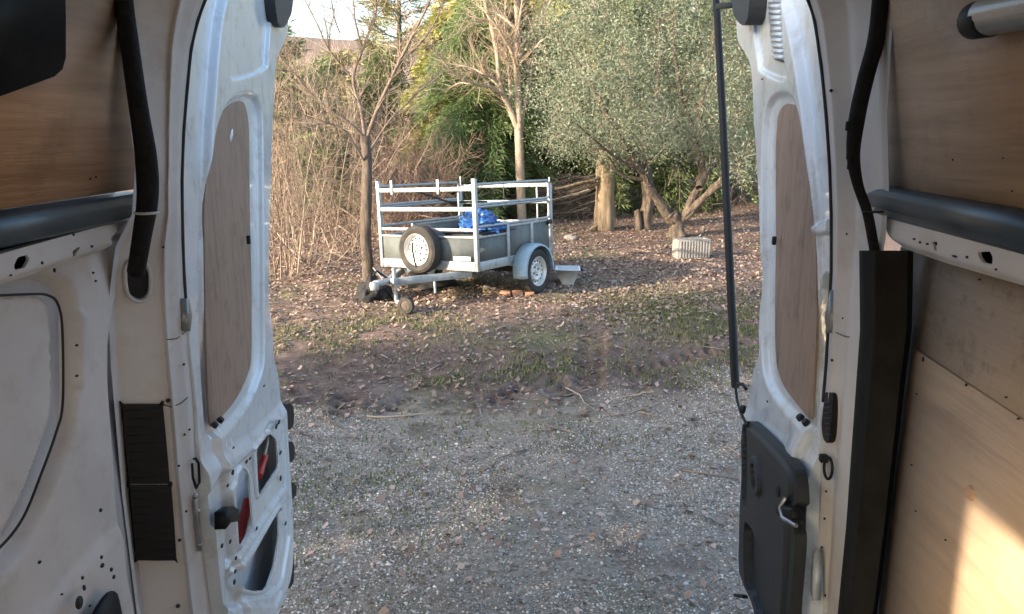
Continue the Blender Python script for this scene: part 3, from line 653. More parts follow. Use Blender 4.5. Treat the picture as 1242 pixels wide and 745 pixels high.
tpl = [(907, 640), (914, 640), (925, 662), (938, 690), (946, 712), (947, 760), (932, 800), (920, 745), (908, 705)]
trim = obj('door_trim_panel', relief(DR, TP, [], [([(903, 518), (914, 520), (950, 558), (961, 580), (961, 606), (952, 618), (957, 650), (952, 745), (948, 810), (925, 810), (918, 738), (904, 704), (900, 684), (903, 580)], .012, .012), (tpl, -.026, .004), ([(906, 522), (910, 522), (910, 606), (905, 606)], -.014, .004), ([(917, 562), (922, 554), (927, 575), (929, 596), (924, 602), (920, 585)], .012, .006), ([(920, 567), (923, 564), (925, 580), (926, 592), (923, 594), (921, 583)], -.022, .004)], .0045, .03, 3, .066), 'trim_dark', rd, 55)
obj('trim_plug', MB().lathe([(0, .003), (.014, .003), (.016, 0)], DR.at(944, 596, .079), DR.n, 16), 'black', trim, 40)
obj('check_strap_bracket', MB().bar(DR.at(946, 618, .085), DR.at(966, 624, .075), .026, .028, bev=.006), 'black', rd)
obj('check_strap_arm', MB().tube([DR.at(953, 604, .082), DR.at(946, 616, .095), DR.at(949, 628, .095), DR.at(966, 638, .08)], .005, 8), 'steel', rd, 60)
obj('corner_lock', slab(DR, [(886, -40), (908, -40), (908, 12), (905, 26), (901, 31), (893, 24), (888, 10)], .07, .06, 2), 'trim_dark', rd, 40)
rodP = [DR.at(a, b, .03) for a, b in ((864, -60), (870, 20), (877, 150), (883, 280), (888, 385), (892, 470))]
rod = obj('lock_bar', MB().tube(rodP, .0155, 10), 'black', rd, 60)
obj('bar_end', MB().tube([DR.at(892, 468, .05), DR.at(894, 485, .05), DR.at(899, 502, .06), DR.at(906, 516, .08)], .005, 8), 'black', rod, 60)
obj('bar_arm', MB().bar(DR.at(870, 8, .05), DR.at(890, 6, .05), .02, .022), 'black', rod)
obj('bar_bracket', MB().tube([DR.at(894, 466, .055), DR.at(901, 466, .06), DR.at(905, 472, .055)], .006, 8), 'black', rd, 60)
obj('rubber_stop', MB().lathe([(0, .014), (.013, .012), (.015, 0)], DR.at(903, 497, .06), DR.n - DR.u * -.6, 14), 'rubber', rd, 40)
for (x, y) in ((972, 508), (979, 514)): obj('rubber_stop', MB().lathe([(0, .014), (.009, .012), (.011, 0)], DR.at(x, y, .02), DR.n + np.array([0, 0, 1]), 12), 'rubber', rd, 40)
obj('window_clip', MB().box(DR.at(939, 292, .025), (.012, .014, .026), None, .003), 'rubber', rd)
obj('hinge_strap', slab(DR, [(1007, 352), (1004, 364), (1000, 385), (1003, 404), (1006, 400)], .012, .02, 1), 'lamp_grey', rd)
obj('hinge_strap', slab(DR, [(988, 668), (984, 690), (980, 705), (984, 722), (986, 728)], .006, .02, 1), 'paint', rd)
obj('lower_latch', MB().bar(DR.at(893, 722, .04), DR.at(904, 724, .04), .02, .012), 'black', rd)
hole_discs(DR, [(924, 96, 1.2, 1.2), (930, 487, 1.1, 1.2), (966, 645, 1.4, 2)], rd, .042)

# ------------------------------------------------------------------ the galvanised trailer
TW, TL, TH = 1.40, 1.513, .978
tr = thing('trailer', 'small galvanised box trailer with rail cage and spare wheel, parked on leaf litter', 'trailer')
tr.matrix_world = Matrix.Translation((-1.368, 8.38, .584)) @ Matrix.Rotation(-.539, 4, 'Z') @ Matrix.Rotation(-.021, 4, 'X') @ Matrix.Rotation(-.056, 4, 'Y')
TM = np.array(tr.matrix_world)
def tp(a, b, c): return (TM @ np.array([a, b, c, 1.0]))[:3]
def tin(p): return (np.linalg.inv(TM) @ np.array([*p, 1.0]))[:3]
def T(name, mb, m, par=tr, smooth=None, label=None): return obj(name, mb, m, par, smooth, True, label=label)
h = TW / 2
for sx in (-1, 1):
    for b in (0, TL): T('corner_post', MB().bar((sx * (h - .02), b, 0), (sx * (h - .02), b, TH if b == 0 else .88), .045, .045, (0, 1, 0), .005), 'galv')
T('front_beam', MB().bar((-h + .045, 0, .052), (h - .045, 0, .052), .04, .10), 'galv')
T('rear_beam', MB().bar((-h + .045, TL, .052), (h - .045, TL, .052), .04, .10), 'galv')
for sx in (-1, 1): T('side_beam', MB().bar((sx * (h - .02), .024, .052), (sx * (h - .02), TL - .024, .052), .042, .10), 'galv')
T('floor_board', MB().box((0, TL / 2, .09), (TW - .09, TL - .05, .018)), 'board')
T('front_board', MB().box((0, .004, .227), (TW - .09, .015, .245)), 'board')
T('rear_board', MB().box((0, TL, .255), (TW - .09, .015, .30)), 'board')
T('number_plate', MB().box((h - .20, -.030, .135), (.24, .006, .05), None, .002), 'galv')
T('board_rail', MB().bar((-h + .045, 0, .362), (h - .045, 0, .362), .03, .022), 'galv')
for z, w in ((.44, .032), (.66, .046), (.872, .046)): T('front_rail', MB().bar((-h + .045, -.002, z), (h - .045, -.002, z), .025, w), 'galv')
for z, w in ((.42, .03), (.66, .04), (.86, .045)): T('rear_rail', MB().bar((-h + .03, TL, z), (h - .03, TL, z), .025, w), 'galv')
def rloop(z0, z1, sx):
    x = sx * (h - .02); r = .05
    pts = [(x, .03, z1), (x, TL - .03 - r, z1)]
    for k in range(1, 6): a = k / 6 * math.pi / 2; pts.append((x, TL - .03 - r + r * math.sin(a), z1 - r + r * math.cos(a)))
    pts += [(x, TL - .03, z1 - r), (x, TL - .03, z0 + r)]
    for k in range(1, 6): a = k / 6 * math.pi / 2; pts.append((x, TL - .03 - r + r * math.cos(a), z0 + r - r * math.sin(a)))
    pts += [(x, TL - .03 - r, z0), (x, .03, z0)]
    return pts
for sx in (-1, 1):
    T('side_rail', MB().tube(rloop(.705, .915, sx), .016, 10), 'galv', tr, 60)
    T('side_rail', MB().tube(rloop(.47, .68, sx), .016, 10), 'galv', tr, 60)
    x = sx * (h - .02)
    T('side_board', MB().box((x, .30, .225), (.015, .50, .245)), 'board')
    T('side_board', MB().box((x, 1.02, .265), (.015, .88, .325)), 'board')
    T('board_rail', MB().bar((x, .024, .36), (x, .56, .36), .03, .022), 'galv')
    T('board_rail', MB().bar((x, .58, .44), (x, TL - .024, .44), .03, .024), 'galv')
    T('side_post', MB().bar((x + sx * .012, .57, 0), (x + sx * .012, .57, .46), .03, .04, (0, 1, 0)), 'galv')
    T('side_post', MB().bar((x + sx * .012, 1.06, .1), (x + sx * .012, 1.06, .45), .03, .04, (0, 1, 0)), 'galv')
    T('corner_latch', MB().box((x + sx * .03, TL - .06, .42), (.02, .09, .05), None, .006), 'rubber')
for a in (-.46, .21):
    T('rail_bracket', MB().box((a, -.022, .90), (.035, .012, .16), None, .003), 'galv')
T('mast', MB().bar((-h + .02, TL + .02, .8), (-h + .02, TL + .02, .99), .014, .014, (0, 1, 0)), 'galv')
T('mast', MB().bar((h - .02, TL, .86), (h - .02, TL + .0, .95), .014, .014, (0, 1, 0)), 'galv')
T('strap', MB().bar((.50, .8, .93), (.50, .8, .62), .012, .004, (0, 1, 0)), 'rubber')
T('prop_bar', MB().tube([(-.15, .02, .86), (.05, .35, .72), (.3, .75, .70)], .012, 8), 'rubber')
T('stake', MB().bar((.42, .06, .66), (.42, .06, .86), .02, .02, (0, 1, 0)), 'galv')
T('light_stake', MB().bar((.48, TL + .03, .40), (.48, TL + .03, .84), .018, .018, (0, 1, 0)), 'galv')
# draw bar
tip = np.array([.0, -.74, -.055])
for sx, rt in ((1, .50), (-1, .50)):
    T('draw_bar', MB().bar((sx * rt, .12, -.045), tuple(tip + [sx * .035, .12, 0]), .05, .075), 'galv')
T('coupling_head', MB().box(tuple(tip + [0, .02, .012]), (.10, .26, .06), None, .02), 'galv')
T('coupling_nose', MB().lathe([(0, .035), (.045, .03), (.055, 0), (.045, -.05), (.03, -.055)], tuple(tip + [0, -.12, 0]), (0, 0, 1), 16), 'galv', tr, 40)
T('coupling_handle', MB().tube([tip + [-.03, .1, .04], tip + [-.05, -.02, .13], tip + [-.03, -.10, .10]], .012, 8), 'rubber', tr, 50)
gj = gsurf(*tp(.24, -.70, 0)[:2])
jz = tin((*tp(.24, -.70, 0)[:2], gj))[2]
jw = T('jockey_wheel', MB().tube([(.09, -.66, .10), (.105, -.66, jz + .11)], .021, 12), 'galv', tr, 50)
T('fork', MB().bar((.10, -.66, jz + .115), (.24, -.65, jz + .095), .03, .045), 'galv', jw)
T('tyre', MB().lathe([(.052, -.028), (.085, -.026), (.092, 0), (.085, .026), (.052, .028)], (.26, -.69, jz + .092), (.25, -1, 0), 24), 'tyre', jw, 40)
T('hub', MB().lathe([(0, -.03), (.022, -.03), (.03, -.027), (.053, -.02), (.053, .02), (.03, .027), (.022, .03), (0, .03)], (.26, -.69, jz + .092), (.25, -1, 0), 20), 'bark_dark', jw, 40)
T('clamp', MB().box((.085, -.66, -.04), (.06, .07, .07), None, .01), 'galv', jw)
T('support_leg', MB().tube([(.33, -.30, -.08), (.34, -.31, -.20)], .014, 8), 'galv', tr, 50)
T('axle', MB().bar((-h, .92, -.09), (h, .92, -.09), .06, .06), 'rubber')
for sx in (-1, 1): T('trailing_arm', MB().bar((sx * (h - .05), .75, .0), (sx * (h - .03), .94, -.09), .05, .06), 'rubber')
def wheel(name, c, ax, R=.26, w=.145, label=None):
    ax = np.asarray(ax, float); ax /= np.linalg.norm(ax); c = np.asarray(c)
    k = R / .26
    wo = T(name, MB().lathe([(.05, -.02), (.155 * k, -.025), (.155 * k, -.018), (.05, -.012)], c, ax, 32, True), 'rim', tr, 40, label)
    T('tyre', MB().lathe([(.160 * k, -w * .36), (.185 * k, -w * .47), (.225 * k, -w * .5), (.250 * k, -w * .40), (R, -w * .25), (R, w * .25), (.250 * k, w * .40), (.225 * k, w * .5), (.185 * k, w * .47), (.160 * k, w * .36)], c, ax, 44, True), 'tyre', wo, 35)
    T('rim', MB().lathe([(.172 * k, w * .46), (.168 * k, w * .48), (.160 * k, w * .40), (.150 * k, w * .16), (.132 * k, w * .12), (.120 * k, w * .22), (.095 * k, w * .30), (.072 * k, w * .22), (.055 * k, w * .16), (.03, w * .18), (0, w * .18)], c, ax, 36), 'rim', wo, 30)
    a = np.cross(ax, (0, 0, 1.)); a /= np.linalg.norm(a); b = np.cross(ax, a)
    for i in range(14):
        t_ = i * 2 * math.pi / 14
        T('rim_hole', MB().lathe([(0, .004), (.010, .004), (.011, -.004)], c + (a * math.cos(t_) + b * math.sin(t_)) * .118 * k + ax * w * .235, ax, 8), 'rubber', wo)
    for i in range(4):
        t_ = i * math.pi / 2 + .4
        T('wheel_nut', MB().lathe([(0, .012), (.009, .012), (.010, 0)], c + (a * math.cos(t_) + b * math.sin(t_)) * .05 + ax * w * .17, ax, 6), 'rubber', wo)
    T('hub_cap', MB().lathe([(0, .02), (.018, .018), (.024, 0)], c + ax * w * .17, ax, 14), 'rim', wo, 40)
    return wo
wheel('road_wheel', (h + .10, .92, -.105), (1, 0, 0))
wheel('road_wheel', (-h - .10, .92, -.105), (-1, 0, 0))
wheel('spare_wheel', (.005, -.125, .235), (0, -1, 0), .265, .15)
T('spare_bracket', MB().tube([(-.005, -.235, .32), (.005, -.255, .24), (-.01, -.215, .13), (-.01, -.17, -.02)], .010, 8), 'rubber', tr, 50)
for sx in (-1, 1):
    rows = []
    for k in range(22):
        a = math.radians(-14 + 200 * k / 21); r = .30
        y_ = .92 - r * 1.02 * math.cos(a); z_ = -.105 + .02 + r * math.sin(a)
        rows.append([(sx * (h + .015), y_, z_), (sx * (h + .15), y_, z_), (sx * (h + .185), y_ + .004 * math.cos(a), z_ - .012 * math.sin(a)), (sx * (h + .19), .92 - (r - .03) * 1.02 * math.cos(a), -.085 + (r - .03) * math.sin(a))])
    Rw = np.array(rows); n_, m_ = Rw.shape[:2]; q_ = np.arange(n_ * m_).reshape(n_, m_)
    fo = T('mudguard', MB().add(Rw.reshape(-1, 3), np.stack([q_[:-1, :-1], q_[1:, :-1], q_[1:, 1:], q_[:-1, 1:]], -1).reshape(-1, 4)), 'fender', tr, 50)
    so = fo.modifiers.new('thickness', 'SOLIDIFY'); so.thickness = .004
T('tail_lamp', MB().box((h - .14, TL + .035, -.02), (.2, .03, .07), None, .008), 'red_part')
T('wiring', MB().tube([tip + [.02, .02, -.03], tip + [.06, .06, -.12], tip + [.12, .16, -.09], tip + [.2, .3, -.06]], .006, 6), 'rubber', tr, 50)
T('safety_cable', MB().tube([tip + [.0, .0, .05], tip + [-.10, -.02, .16], tip + [-.14, .1, .12], tip + [-.10, .22, .02], tip + [-.04, .3, -.05]], .007, 6), 'galv', tr, 50)
bpy.context.view_layer.update()
def crumple(c, rx, ry, rz, seed, amp, flat=.25, N=40):
    th = np.linspace(0, 2 * math.pi, N * 2, endpoint=False); ph = np.linspace(-.5 * math.pi, .5 * math.pi, N)
    A, B = np.meshgrid(th, ph, indexing='ij'); D = np.stack([np.cos(A) * np.cos(B), np.sin(A) * np.cos(B), np.sin(B)], -1)
    n1 = vnoise(D * 2.2 + seed, seed) - .5; n2 = np.abs(vnoise(D * 5.0 + seed, seed + 1) - .5); n3 = np.abs(vnoise(D * 11 + seed, seed + 2) - .5)
    R = 1 + amp * (n1 * 1.3 + n2 * .8 + n3 * .35 - .3)
    P = D * R[..., None] * np.array([rx, ry, rz]); P[..., 2] = np.maximum(P[..., 2], -rz * flat) + rz * flat
    n_, m_ = A.shape; q_ = np.arange(n_ * m_).reshape(n_, m_); q2 = np.roll(q_, -1, 0)
    return MB().add(P.reshape(-1, 3) + np.asarray(c), np.stack([q_[:, :-1], q2[:, :-1], q2[:, 1:], q_[:, 1:]], -1).reshape(-1, 4))
pc = tp(.42, .42, .395)
tag(obj('tarpaulin', crumple(pc, .25, .29, .19, 4, .6), 'tarp', None, 50, loc=pc), 'crumpled blue tarpaulin bundled on top of a dark crate in the trailer', 'tarpaulin')
cr = thing('crate', 'dark plastic crate inside the trailer under the blue tarpaulin', 'crate', tuple(tp(.42, .42, .10)))
bb = MB()
for (dx, dy, sx_, sy_) in ((0, .3, .5, .02), (0, -.3, .5, .02), (.25, 0, .02, .6), (-.25, 0, .02, .6)):
    R3 = np.array(tr.matrix_world.to_3x3()); bb.box(tp(.42 + dx, .42 + dy, .25), (sx_, sy_, .28), R3, .004)
obj('crate_wall', bb, 'black', cr)
obj('crate_lid', MB().box(tp(.42, .42, .393), (.54, .64, .012), np.array(tr.matrix_world.to_3x3()), .004), 'black', cr)

# ------------------------------------------------------------------ trees
tg = np.random.default_rng(5)
def unit(a): a = np.asarray(a, float); return a / (np.linalg.norm(a, axis=-1, keepdims=True) + 1e-9)
def twigs(mb, P, D, Ln, R, bend=.25, tintlo=0, tinthi=1):
    """many thin bent twigs at once: three-sided, two joints and a tip"""
    n = len(P); D = unit(D); a = unit(np.cross(D, tg.standard_normal((n, 3)))); b = np.cross(D, a)
    an = np.arange(3) * 2.0944; Ln = np.asarray(Ln)[:, None]; R = np.asarray(R)[:, None]
    m = P + D * Ln * .5 + a * Ln * bend * (tg.random((n, 1)) - .5); e = P + D * Ln + b * Ln * bend * (tg.random((n, 1)) - .5) + np.array([0, 0, 1]) * Ln * .1 * bend
    ring = np.cos(an)[None, :, None] * a[:, None] + np.sin(an)[None, :, None] * b[:, None]
    V = np.concatenate([P[:, None] + ring * R[:, None], m[:, None] + ring * R[:, None] * .7, e[:, None]], 1)
    f4 = np.array([(0, 1, 4, 3), (1, 2, 5, 4), (2, 0, 3, 5)]); f3 = np.array([(3, 4, 6), (4, 5, 6), (5, 3, 6)])
    o = np.arange(n)[:, None, None] * 7 + mb.n; tt = tintlo + (tinthi - tintlo) * tg.random(n)
    mb.v.append(V.reshape(-1, 3)); mb.n += 7 * n
    mb.f += [(f4[None] + o).reshape(-1, 4), (f3[None] + o).reshape(-1, 3)]; mb.t += [np.repeat(tt, 3)] * 2
    return m, e
def blades3(mb, P, D, Nn, Ln, Wd, tint):
    """lens-shaped leaves or needle sprays"""
    n = len(P); D = unit(D); s = unit(np.cross(D, Nn)); up = np.cross(s, D)
    Ln = np.asarray(Ln)[:, None]; Wd = np.asarray(Wd)[:, None]
    V = np.stack([P, P + D * Ln * .45 + s * Wd + up * Ln * .05, P + D * Ln, P + D * Ln * .5 - s * Wd + up * Ln * .05], 1)
    mb.add(V.reshape(-1, 3), np.arange(4 * n).reshape(n, 4), tint)
def limb(pts, Y0, Y1, r0, r1, n=4):
    """limb traced in the picture, running in depth from Y0 to Y1"""
    Q = cat_rom(pts, n, False); k = len(Q); P = np.array([hY(a, b, Y0 + (Y1 - Y0) * i / (k - 1)) for i, (a, b) in enumerate(Q)])
    return P, np.linspace(r0, r1, k)
def fork(limbs, n_per, l0, lr, up=.35, spread=.8, rr=.55, tmin=.25):
    """child branches along the given limbs"""
    out = []
    for P, r in limbs:
        L = np.linalg.norm(np.diff(P, axis=0), axis=1).sum(); n = max(1, int(round(n_per * L)))
        for _ in range(n):
            t = tmin + (1 - tmin) * tg.random(); i = min(int(t * (len(P) - 1)), len(P) - 2); p = P[i] + (P[i + 1] - P[i]) * (t * (len(P) - 1) - i)
            d = unit(P[i + 1] - P[i]); q = tg.standard_normal(3); q = unit(q - d * (q @ d))
            d = unit(d * .7 + q * spread + np.array([0, 0, up])); ln = l0 * (1 - lr * t) * (.6 + .8 * tg.random()); K = 6
            pts = [p]; dd = d
            for k in range(K - 1):
                dd = unit(dd + .22 * tg.standard_normal(3) + np.array([0, 0, up * .15])); pts.append(pts[-1] + dd * ln / (K - 1))
            r0 = r[i] * rr; out.append((np.array(pts), np.linspace(r0, max(.003, r0 * .3), K)))
    return out
def along(limbs, n, tmin=.15):
    ls = np.array([np.linalg.norm(np.diff(P, axis=0), axis=1).sum() for P, r in limbs]); pick = tg.choice(len(limbs), n, p=ls / ls.sum())
    Pp, Dd, Rr = np.zeros((n, 3)), np.zeros((n, 3)), np.zeros(n)
    for j, q in enumerate(pick):
        P, r = limbs[q]; t = (tmin + (1 - tmin) * tg.random()) * (len(P) - 1); i = min(int(t), len(P) - 2)
        Pp[j] = P[i] + (P[i + 1] - P[i]) * (t - i); Dd[j] = P[i + 1] - P[i]; Rr[j] = r[i]
    return Pp, unit(Dd), Rr
def tubes(mb, limbs, tint=None):
    for P, r in limbs: mb.tube(P, r, 12 if r[0] > .05 else (8 if r[0] > .03 else (5 if r[0] > .01 else 4)), False, tint)
    return mb
def bark_tube(mb, P, r, seed, n=22, flute=.22):
    """trunk with fluted, uneven bark"""
    k0 = mb.n; Q = cat_rom(np.c_[P, r], 5, False); mb.tube(Q[:, :3], Q[:, 3], n, False); V = mb.v[-1].reshape(len(Q), n, 3); c = Q[:, None, :3]; d = V - c
    an = np.arange(n) * 2 * math.pi / n; s_ = np.arange(len(Q)) * .12
    N_ = np.stack(np.broadcast_arrays(np.cos(an)[None] * 2.2 + 5, np.sin(an)[None] * 2.2 + 5, s_[:, None]), -1); N2 = N_ * np.array([2.6, 2.6, 2.0])
    mb.v[-1] = (c + d * (1 + flute * 2 * (vnoise(N_, seed) - .5) + flute * 1.2 * (vnoise(N2, seed + 3) - .5))[..., None]).reshape(-1, 3); return mb
def roughen(limbs, amp, sc):
    return [(P + (np.stack([vnoise(P * sc, s) for s in (1, 2, 3)], -1) - .5) * amp, r * (1 + .35 * (vnoise(P * sc * 3, 7) - .5))) for P, r in limbs]

# bare tree beside the draw bar
b = ghit(445, 346); Y = b[1]
t1 = thing('bare_tree', 'bare young tree with dark slender trunk behind the trailer coupling', 'tree', tuple(b))
trunk = [limb([(447, 352), (446, 330), (444, 270), (445, 210), (443, 165)], Y, Y, .074, .055)]
main = [limb([(443, 168), (425, 150), (390, 126), (362, 96), (335, 62)], Y, Y - .5, .035, .012), limb([(443, 168), (437, 130), (428, 96), (439, 62), (452, 25), (462, -15), (470, -70)], Y, Y + .5, .04, .012), limb([(444, 170), (458, 132), (484, 76), (504, 36), (524, -5), (545, -60)], Y, Y - .3, .042, .014), limb([(484, 76), (512, 50), (530, 22), (545, -20)], Y - .1, Y + .6, .022, .008),
        limb([(428, 96), (400, 62), (385, 30), (360, -20)], Y + .2, Y - .2, .022, .008), limb([(440, 60), (430, 20), (428, -40)], Y + .3, Y + .1, .02, .008), limb([(445, 190), (470, 150), (500, 120), (530, 90)], Y, Y + .9, .025, .006), limb([(444, 200), (420, 160), (400, 150), (370, 140)], Y, Y - .9, .022, .006), limb([(412, 40), (404, 15), (398, -30)], Y - .1, Y - .2, .014, .006)]
main = [(P, r * .62) for P, r in main]
sub = fork(main, 1.5, .9, .45, .35)
obj('trunk', bark_tube(MB(), *trunk[0], 80, 16, .12), 'bark_dark', t1, 60)
mb = tubes(MB(), main + sub, .3)
P, D, R = along(main + sub, 900)
m_, e_ = twigs(mb, P, D * .6 + unit(tg.standard_normal(P.shape)) * .8 + [0, 0, .35], .2 + .45 * tg.random(len(P)), np.minimum(R * .5, .0035))
obj('crown', mb, 'twig_tan', t1)

# pale tree behind the trailer
b = ghit(633, 274); Y = b[1]
t2 = thing('bare_tree', 'pale barked bare tree with forked limbs rising behind the trailer box', 'tree', tuple(b))
trunk = [limb([(634, 280), (632, 240), (630, 190), (629, 150)], Y, Y, .088, .074)]
main = [limb([(629, 155), (628, 100), (628, 40), (627, -20), (626, -80)], Y, Y + .2, .075, .035), limb([(628, 156), (617, 130), (609, 112), (604, 80), (599, 45), (588, 0), (578, -60)], Y, Y - .4, .06, .025), limb([(610, 116), (596, 106), (574, 101), (552, 90), (532, 68), (512, 50)], Y - .2, Y - 1.1, .034, .008), limb([(632, 152), (638, 118), (647, 70), (655, 30), (665, -20)], Y, Y + .5, .04, .018),
        limb([(628, 98), (622, 66), (606, 38), (590, 15)], Y, Y - .6, .034, .012), limb([(606, 106), (590, 92), (570, 82), (548, 78)], Y - .2, Y + .3, .02, .006), limb([(630, 60), (645, 35), (662, 12), (680, -20)], Y, Y + .3, .03, .012), limb([(620, 120), (616, 80), (612, 40), (614, -30)], Y, Y + .4, .025, .012), limb([(626, 50), (634, 0), (640, -60)], Y, Y - .3, .03, .014)]
sub = fork(main, 1.3, .9, .5, .3)
obj('trunk', bark_tube(MB(), *trunk[0], 85, 16, .10), 'bark_pale', t2, 60)
obj('limbs', tubes(MB(), roughen(main, .03, 3)), 'bark_pale', t2, 60)
mb = tubes(MB(), sub, .8); P, D, R = along(main + sub, 1300)
twigs(mb, P, D * .6 + unit(tg.standard_normal(P.shape)) * .8 + [0, 0, .3], .25 + .5 * tg.random(len(P)), np.minimum(R * .5, .005), tintlo=.4)
obj('crown', mb, 'twig_tan', t2)

# olive tree
b = ghit(822, 288); Y = b[1]
t3 = thing('olive_tree', 'silvery green olive tree with two leaning limbs and a broad crown', 'tree', tuple(b))
main = [limb([(822, 296), (821, 282), (820, 268), (812, 258)], Y, Y, .165, .13), limb([(817, 268), (800, 246), (786, 228), (778, 208), (764, 188), (742, 150), (715, 100), (690, 60)], Y, Y - .8, .095, .022), limb([(825, 268), (838, 246), (850, 222), (852, 200), (846, 176), (850, 130), (862, 70), (868, 0)], Y, Y + .3, .08, .025), limb([(828, 266), (848, 246), (868, 226), (890, 204), (912, 190), (940, 150)], Y, Y - .5, .07, .025),
        limb([(848, 228), (860, 205), (876, 186), (890, 150), (915, 90)], Y - .1, Y + .8, .06, .02), limb([(786, 228), (782, 190), (790, 150), (800, 90), (800, 20)], Y - .3, Y + .6, .06, .02), limb([(778, 208), (752, 196), (728, 176), (700, 150)], Y - .4, Y - 1.3, .04, .012), limb([(846, 176), (830, 130), (820, 80), (815, 0)], Y, Y - .9, .05, .015)]
sub = fork(main[1:], 1.6, 1.0, .3, .3, tmin=.35)
mb = MB()
for i, (P, r) in enumerate(roughen(main[:4], .05, 3)): bark_tube(mb, P, r * .92, 40 + i)
obj('trunk', mb, 'bark_olive', t3, 60)
obj('limbs', tubes(MB(), roughen(main[4:], .06, 4) + sub), 'bark_olive', t3, 60)
def blob_clumps(c, rad, n, shell=.35, seed=0):
    d = unit(tg.standard_normal((n, 3))); r = (shell + (1 - shell) * tg.random((n, 1)) ** .5); P = d * r
    P = P * (1 + .35 * (vnoise(d * 2.0 + 9, 31 + seed)[:, None] - .5)); return np.asarray(c) + P * np.asarray(rad)
cc = hY(806, 60, Y - .1)
cl = blob_clumps(cc, (2.05, 1.9, 2.3), 560, .45)
def pxof(P):
    q = P - CAM; z = q @ FW; return 621 + F * (q @ RT) / z, 372.5 - F * (q @ UP) / z
px_, py_ = pxof(cl)
cl = cl[(py_ < 205 + 30 * tg.random(len(cl))) & ~((px_ > 755) & (px_ < 900) & (py_ > 185))]
lo_ = np.array([hY(a, b_, Y - .4 + tg.standard_normal() * .5) for a, b_ in ((670, 150), (690, 175), (660, 120), (700, 160), (905, 190), (915, 170), (760, 165), (735, 180), (880, 180), (900, 215), (890, 160), (760, 190), (668, 170))])
cl = np.concatenate([cl, lo_, lo_ + tg.standard_normal(lo_.shape) * .15])
mb = MB(); k = 210; n = len(cl) * k
cen = np.repeat(cl, k, 0); off = tg.standard_normal((n, 3)) * np.array([.17, .17, .14])
P = cen + off; D = unit(off * 2 + tg.standard_normal((n, 3)) * .5 + np.array([0, 0, .15]))
ct = np.repeat(tg.random(len(cl)), k)
blades3(mb, P, D, tg.standard_normal((n, 3)), .035 + .035 * tg.random(n), .005 + .004 * tg.random(n), np.clip(.05 + .55 * tg.random(n) + .4 * ct, 0, 1))
obj('crown', mb, 'olive_leaf', t3)
mb = MB(); twigs(mb, np.repeat(cl, 4, 0), tg.standard_normal((len(cl) * 4, 3)) + [0, 0, .5], .2 + .3 * tg.random(len(cl) * 4), np.full(len(cl) * 4, .004)); obj('crown_twigs', mb, 'twig_tan', t3)

# evergreens
def conifer(name, label, base, H, rad, m, nb=110, spray=240, ndl=.13, ndw=.012, droop=.25, low=.12, seed=0, bark='bark_dark', group=None, pw=.8, up0=.25, dens=.16, r0=None):
    base = np.asarray(base, float); base[2] = gsurf(base[0], base[1]) - .03; t = thing(name, label, 'tree', tuple(base), group)
    lean = tg.standard_normal(2) * .02 * H
    zs = np.linspace(0, H, 10); TP_ = np.stack([base[0] + lean[0] * (zs / H) ** 2, base[1] + lean[1] * (zs / H) ** 2, base[2] + zs], -1)
    r0 = r0 or .018 * H; obj('trunk', MB().tube(TP_, np.linspace(r0, .015, 10), 10, False), bark, t, 60)
    mb, mw = MB(), MB(); PP, DD, TT = [], [], []
    for i in range(nb):
        f = low + (1 - low) * ((i + tg.random()) / nb) ** .9; z = f * H; a = tg.random() * 6.283
        L = rad * (1 - (f - low) / (1 - low)) ** pw * (.65 + .6 * tg.random()) + .12
        p0 = np.array([np.interp(z, zs, TP_[:, 0]), np.interp(z, zs, TP_[:, 1]), base[2] + z]); d = np.array([math.cos(a), math.sin(a), 0])
        s_ = np.linspace(0, 1, 7)[:, None]; B = p0 + d * L * s_ + np.array([0, 0, 1]) * L * (up0 * s_ - droop * 2 * s_ ** 2) + tg.standard_normal((7, 3)) * .03 * L * s_
        mw.tube(B, np.linspace(max(.006, r0 * .18), .004, 7), 4, False, tg.random())
        ns = max(10, int(spray * L / rad)); tt = .12 + .88 * tg.random(ns) ** .7; k = np.minimum((tt * 6).astype(int), 5); c = B[k] + (B[k + 1] - B[k]) * (tt * 6 - k)[:, None]
        side = unit(np.cross(d, [0, 0, 1])) * (tg.random((ns, 1)) * 2 - 1); off = side * (dens * L * (1.1 - tt[:, None]) + .05) + tg.standard_normal((ns, 3)) * .05
        PP.append(c + off); DD.append(d * .8 + side * .9 + np.array([0, 0, -droop * 1.2 + up0 * .6]) + tg.standard_normal((ns, 3)) * .35); TT.append(np.clip(.18 + .5 * tg.random(ns) + .35 * tt - .1 + .25 * (tg.random() - .5), 0, 1))
    P, D, Tn = np.concatenate(PP), np.concatenate(DD), np.concatenate(TT); n = len(P)
    blades3(mb, P, D, tg.standard_normal((n, 3)), ndl * (.6 + .8 * tg.random(n)), ndw * (.6 + .8 * tg.random(n)), Tn)
    obj('branches', mw, 'twig_tan', t); obj('crown', mb, m, t)
    return t
EG = 'evergreens standing behind the trailer'
conifer('pine_tree', 'dark green pine with drooping needles directly behind the trailer tarpaulin', hY(585, 280, 15.6), 4.4, 1.5, 'pine_dark', 140, 620, .15, .008, .40, .05, group=EG, up0=.15, pw=.45)
conifer('pine_tree', 'small dark pine partly hidden by bare stems beside the open left door', hY(352, 290, 13.0), 3.5, .9, 'pine_dark', 80, 200, .18, .011, .1, .2, group=EG, up0=.4)
conifer('cypress_tree', 'tall yellow green evergreen behind the pale forked tree', hY(596, 270, 17.8), 9.5, 1.65, 'cypress', 190, 480, .20, .028, .25, .05, group=EG, pw=.45)
conifer('cypress_tree', 'yellow green evergreen between the pale tree and the olive crown', hY(682, 270, 17.6), 9.0, 1.6, 'cypress', 170, 440, .20, .026, .35, .1, group=EG, pw=.45)
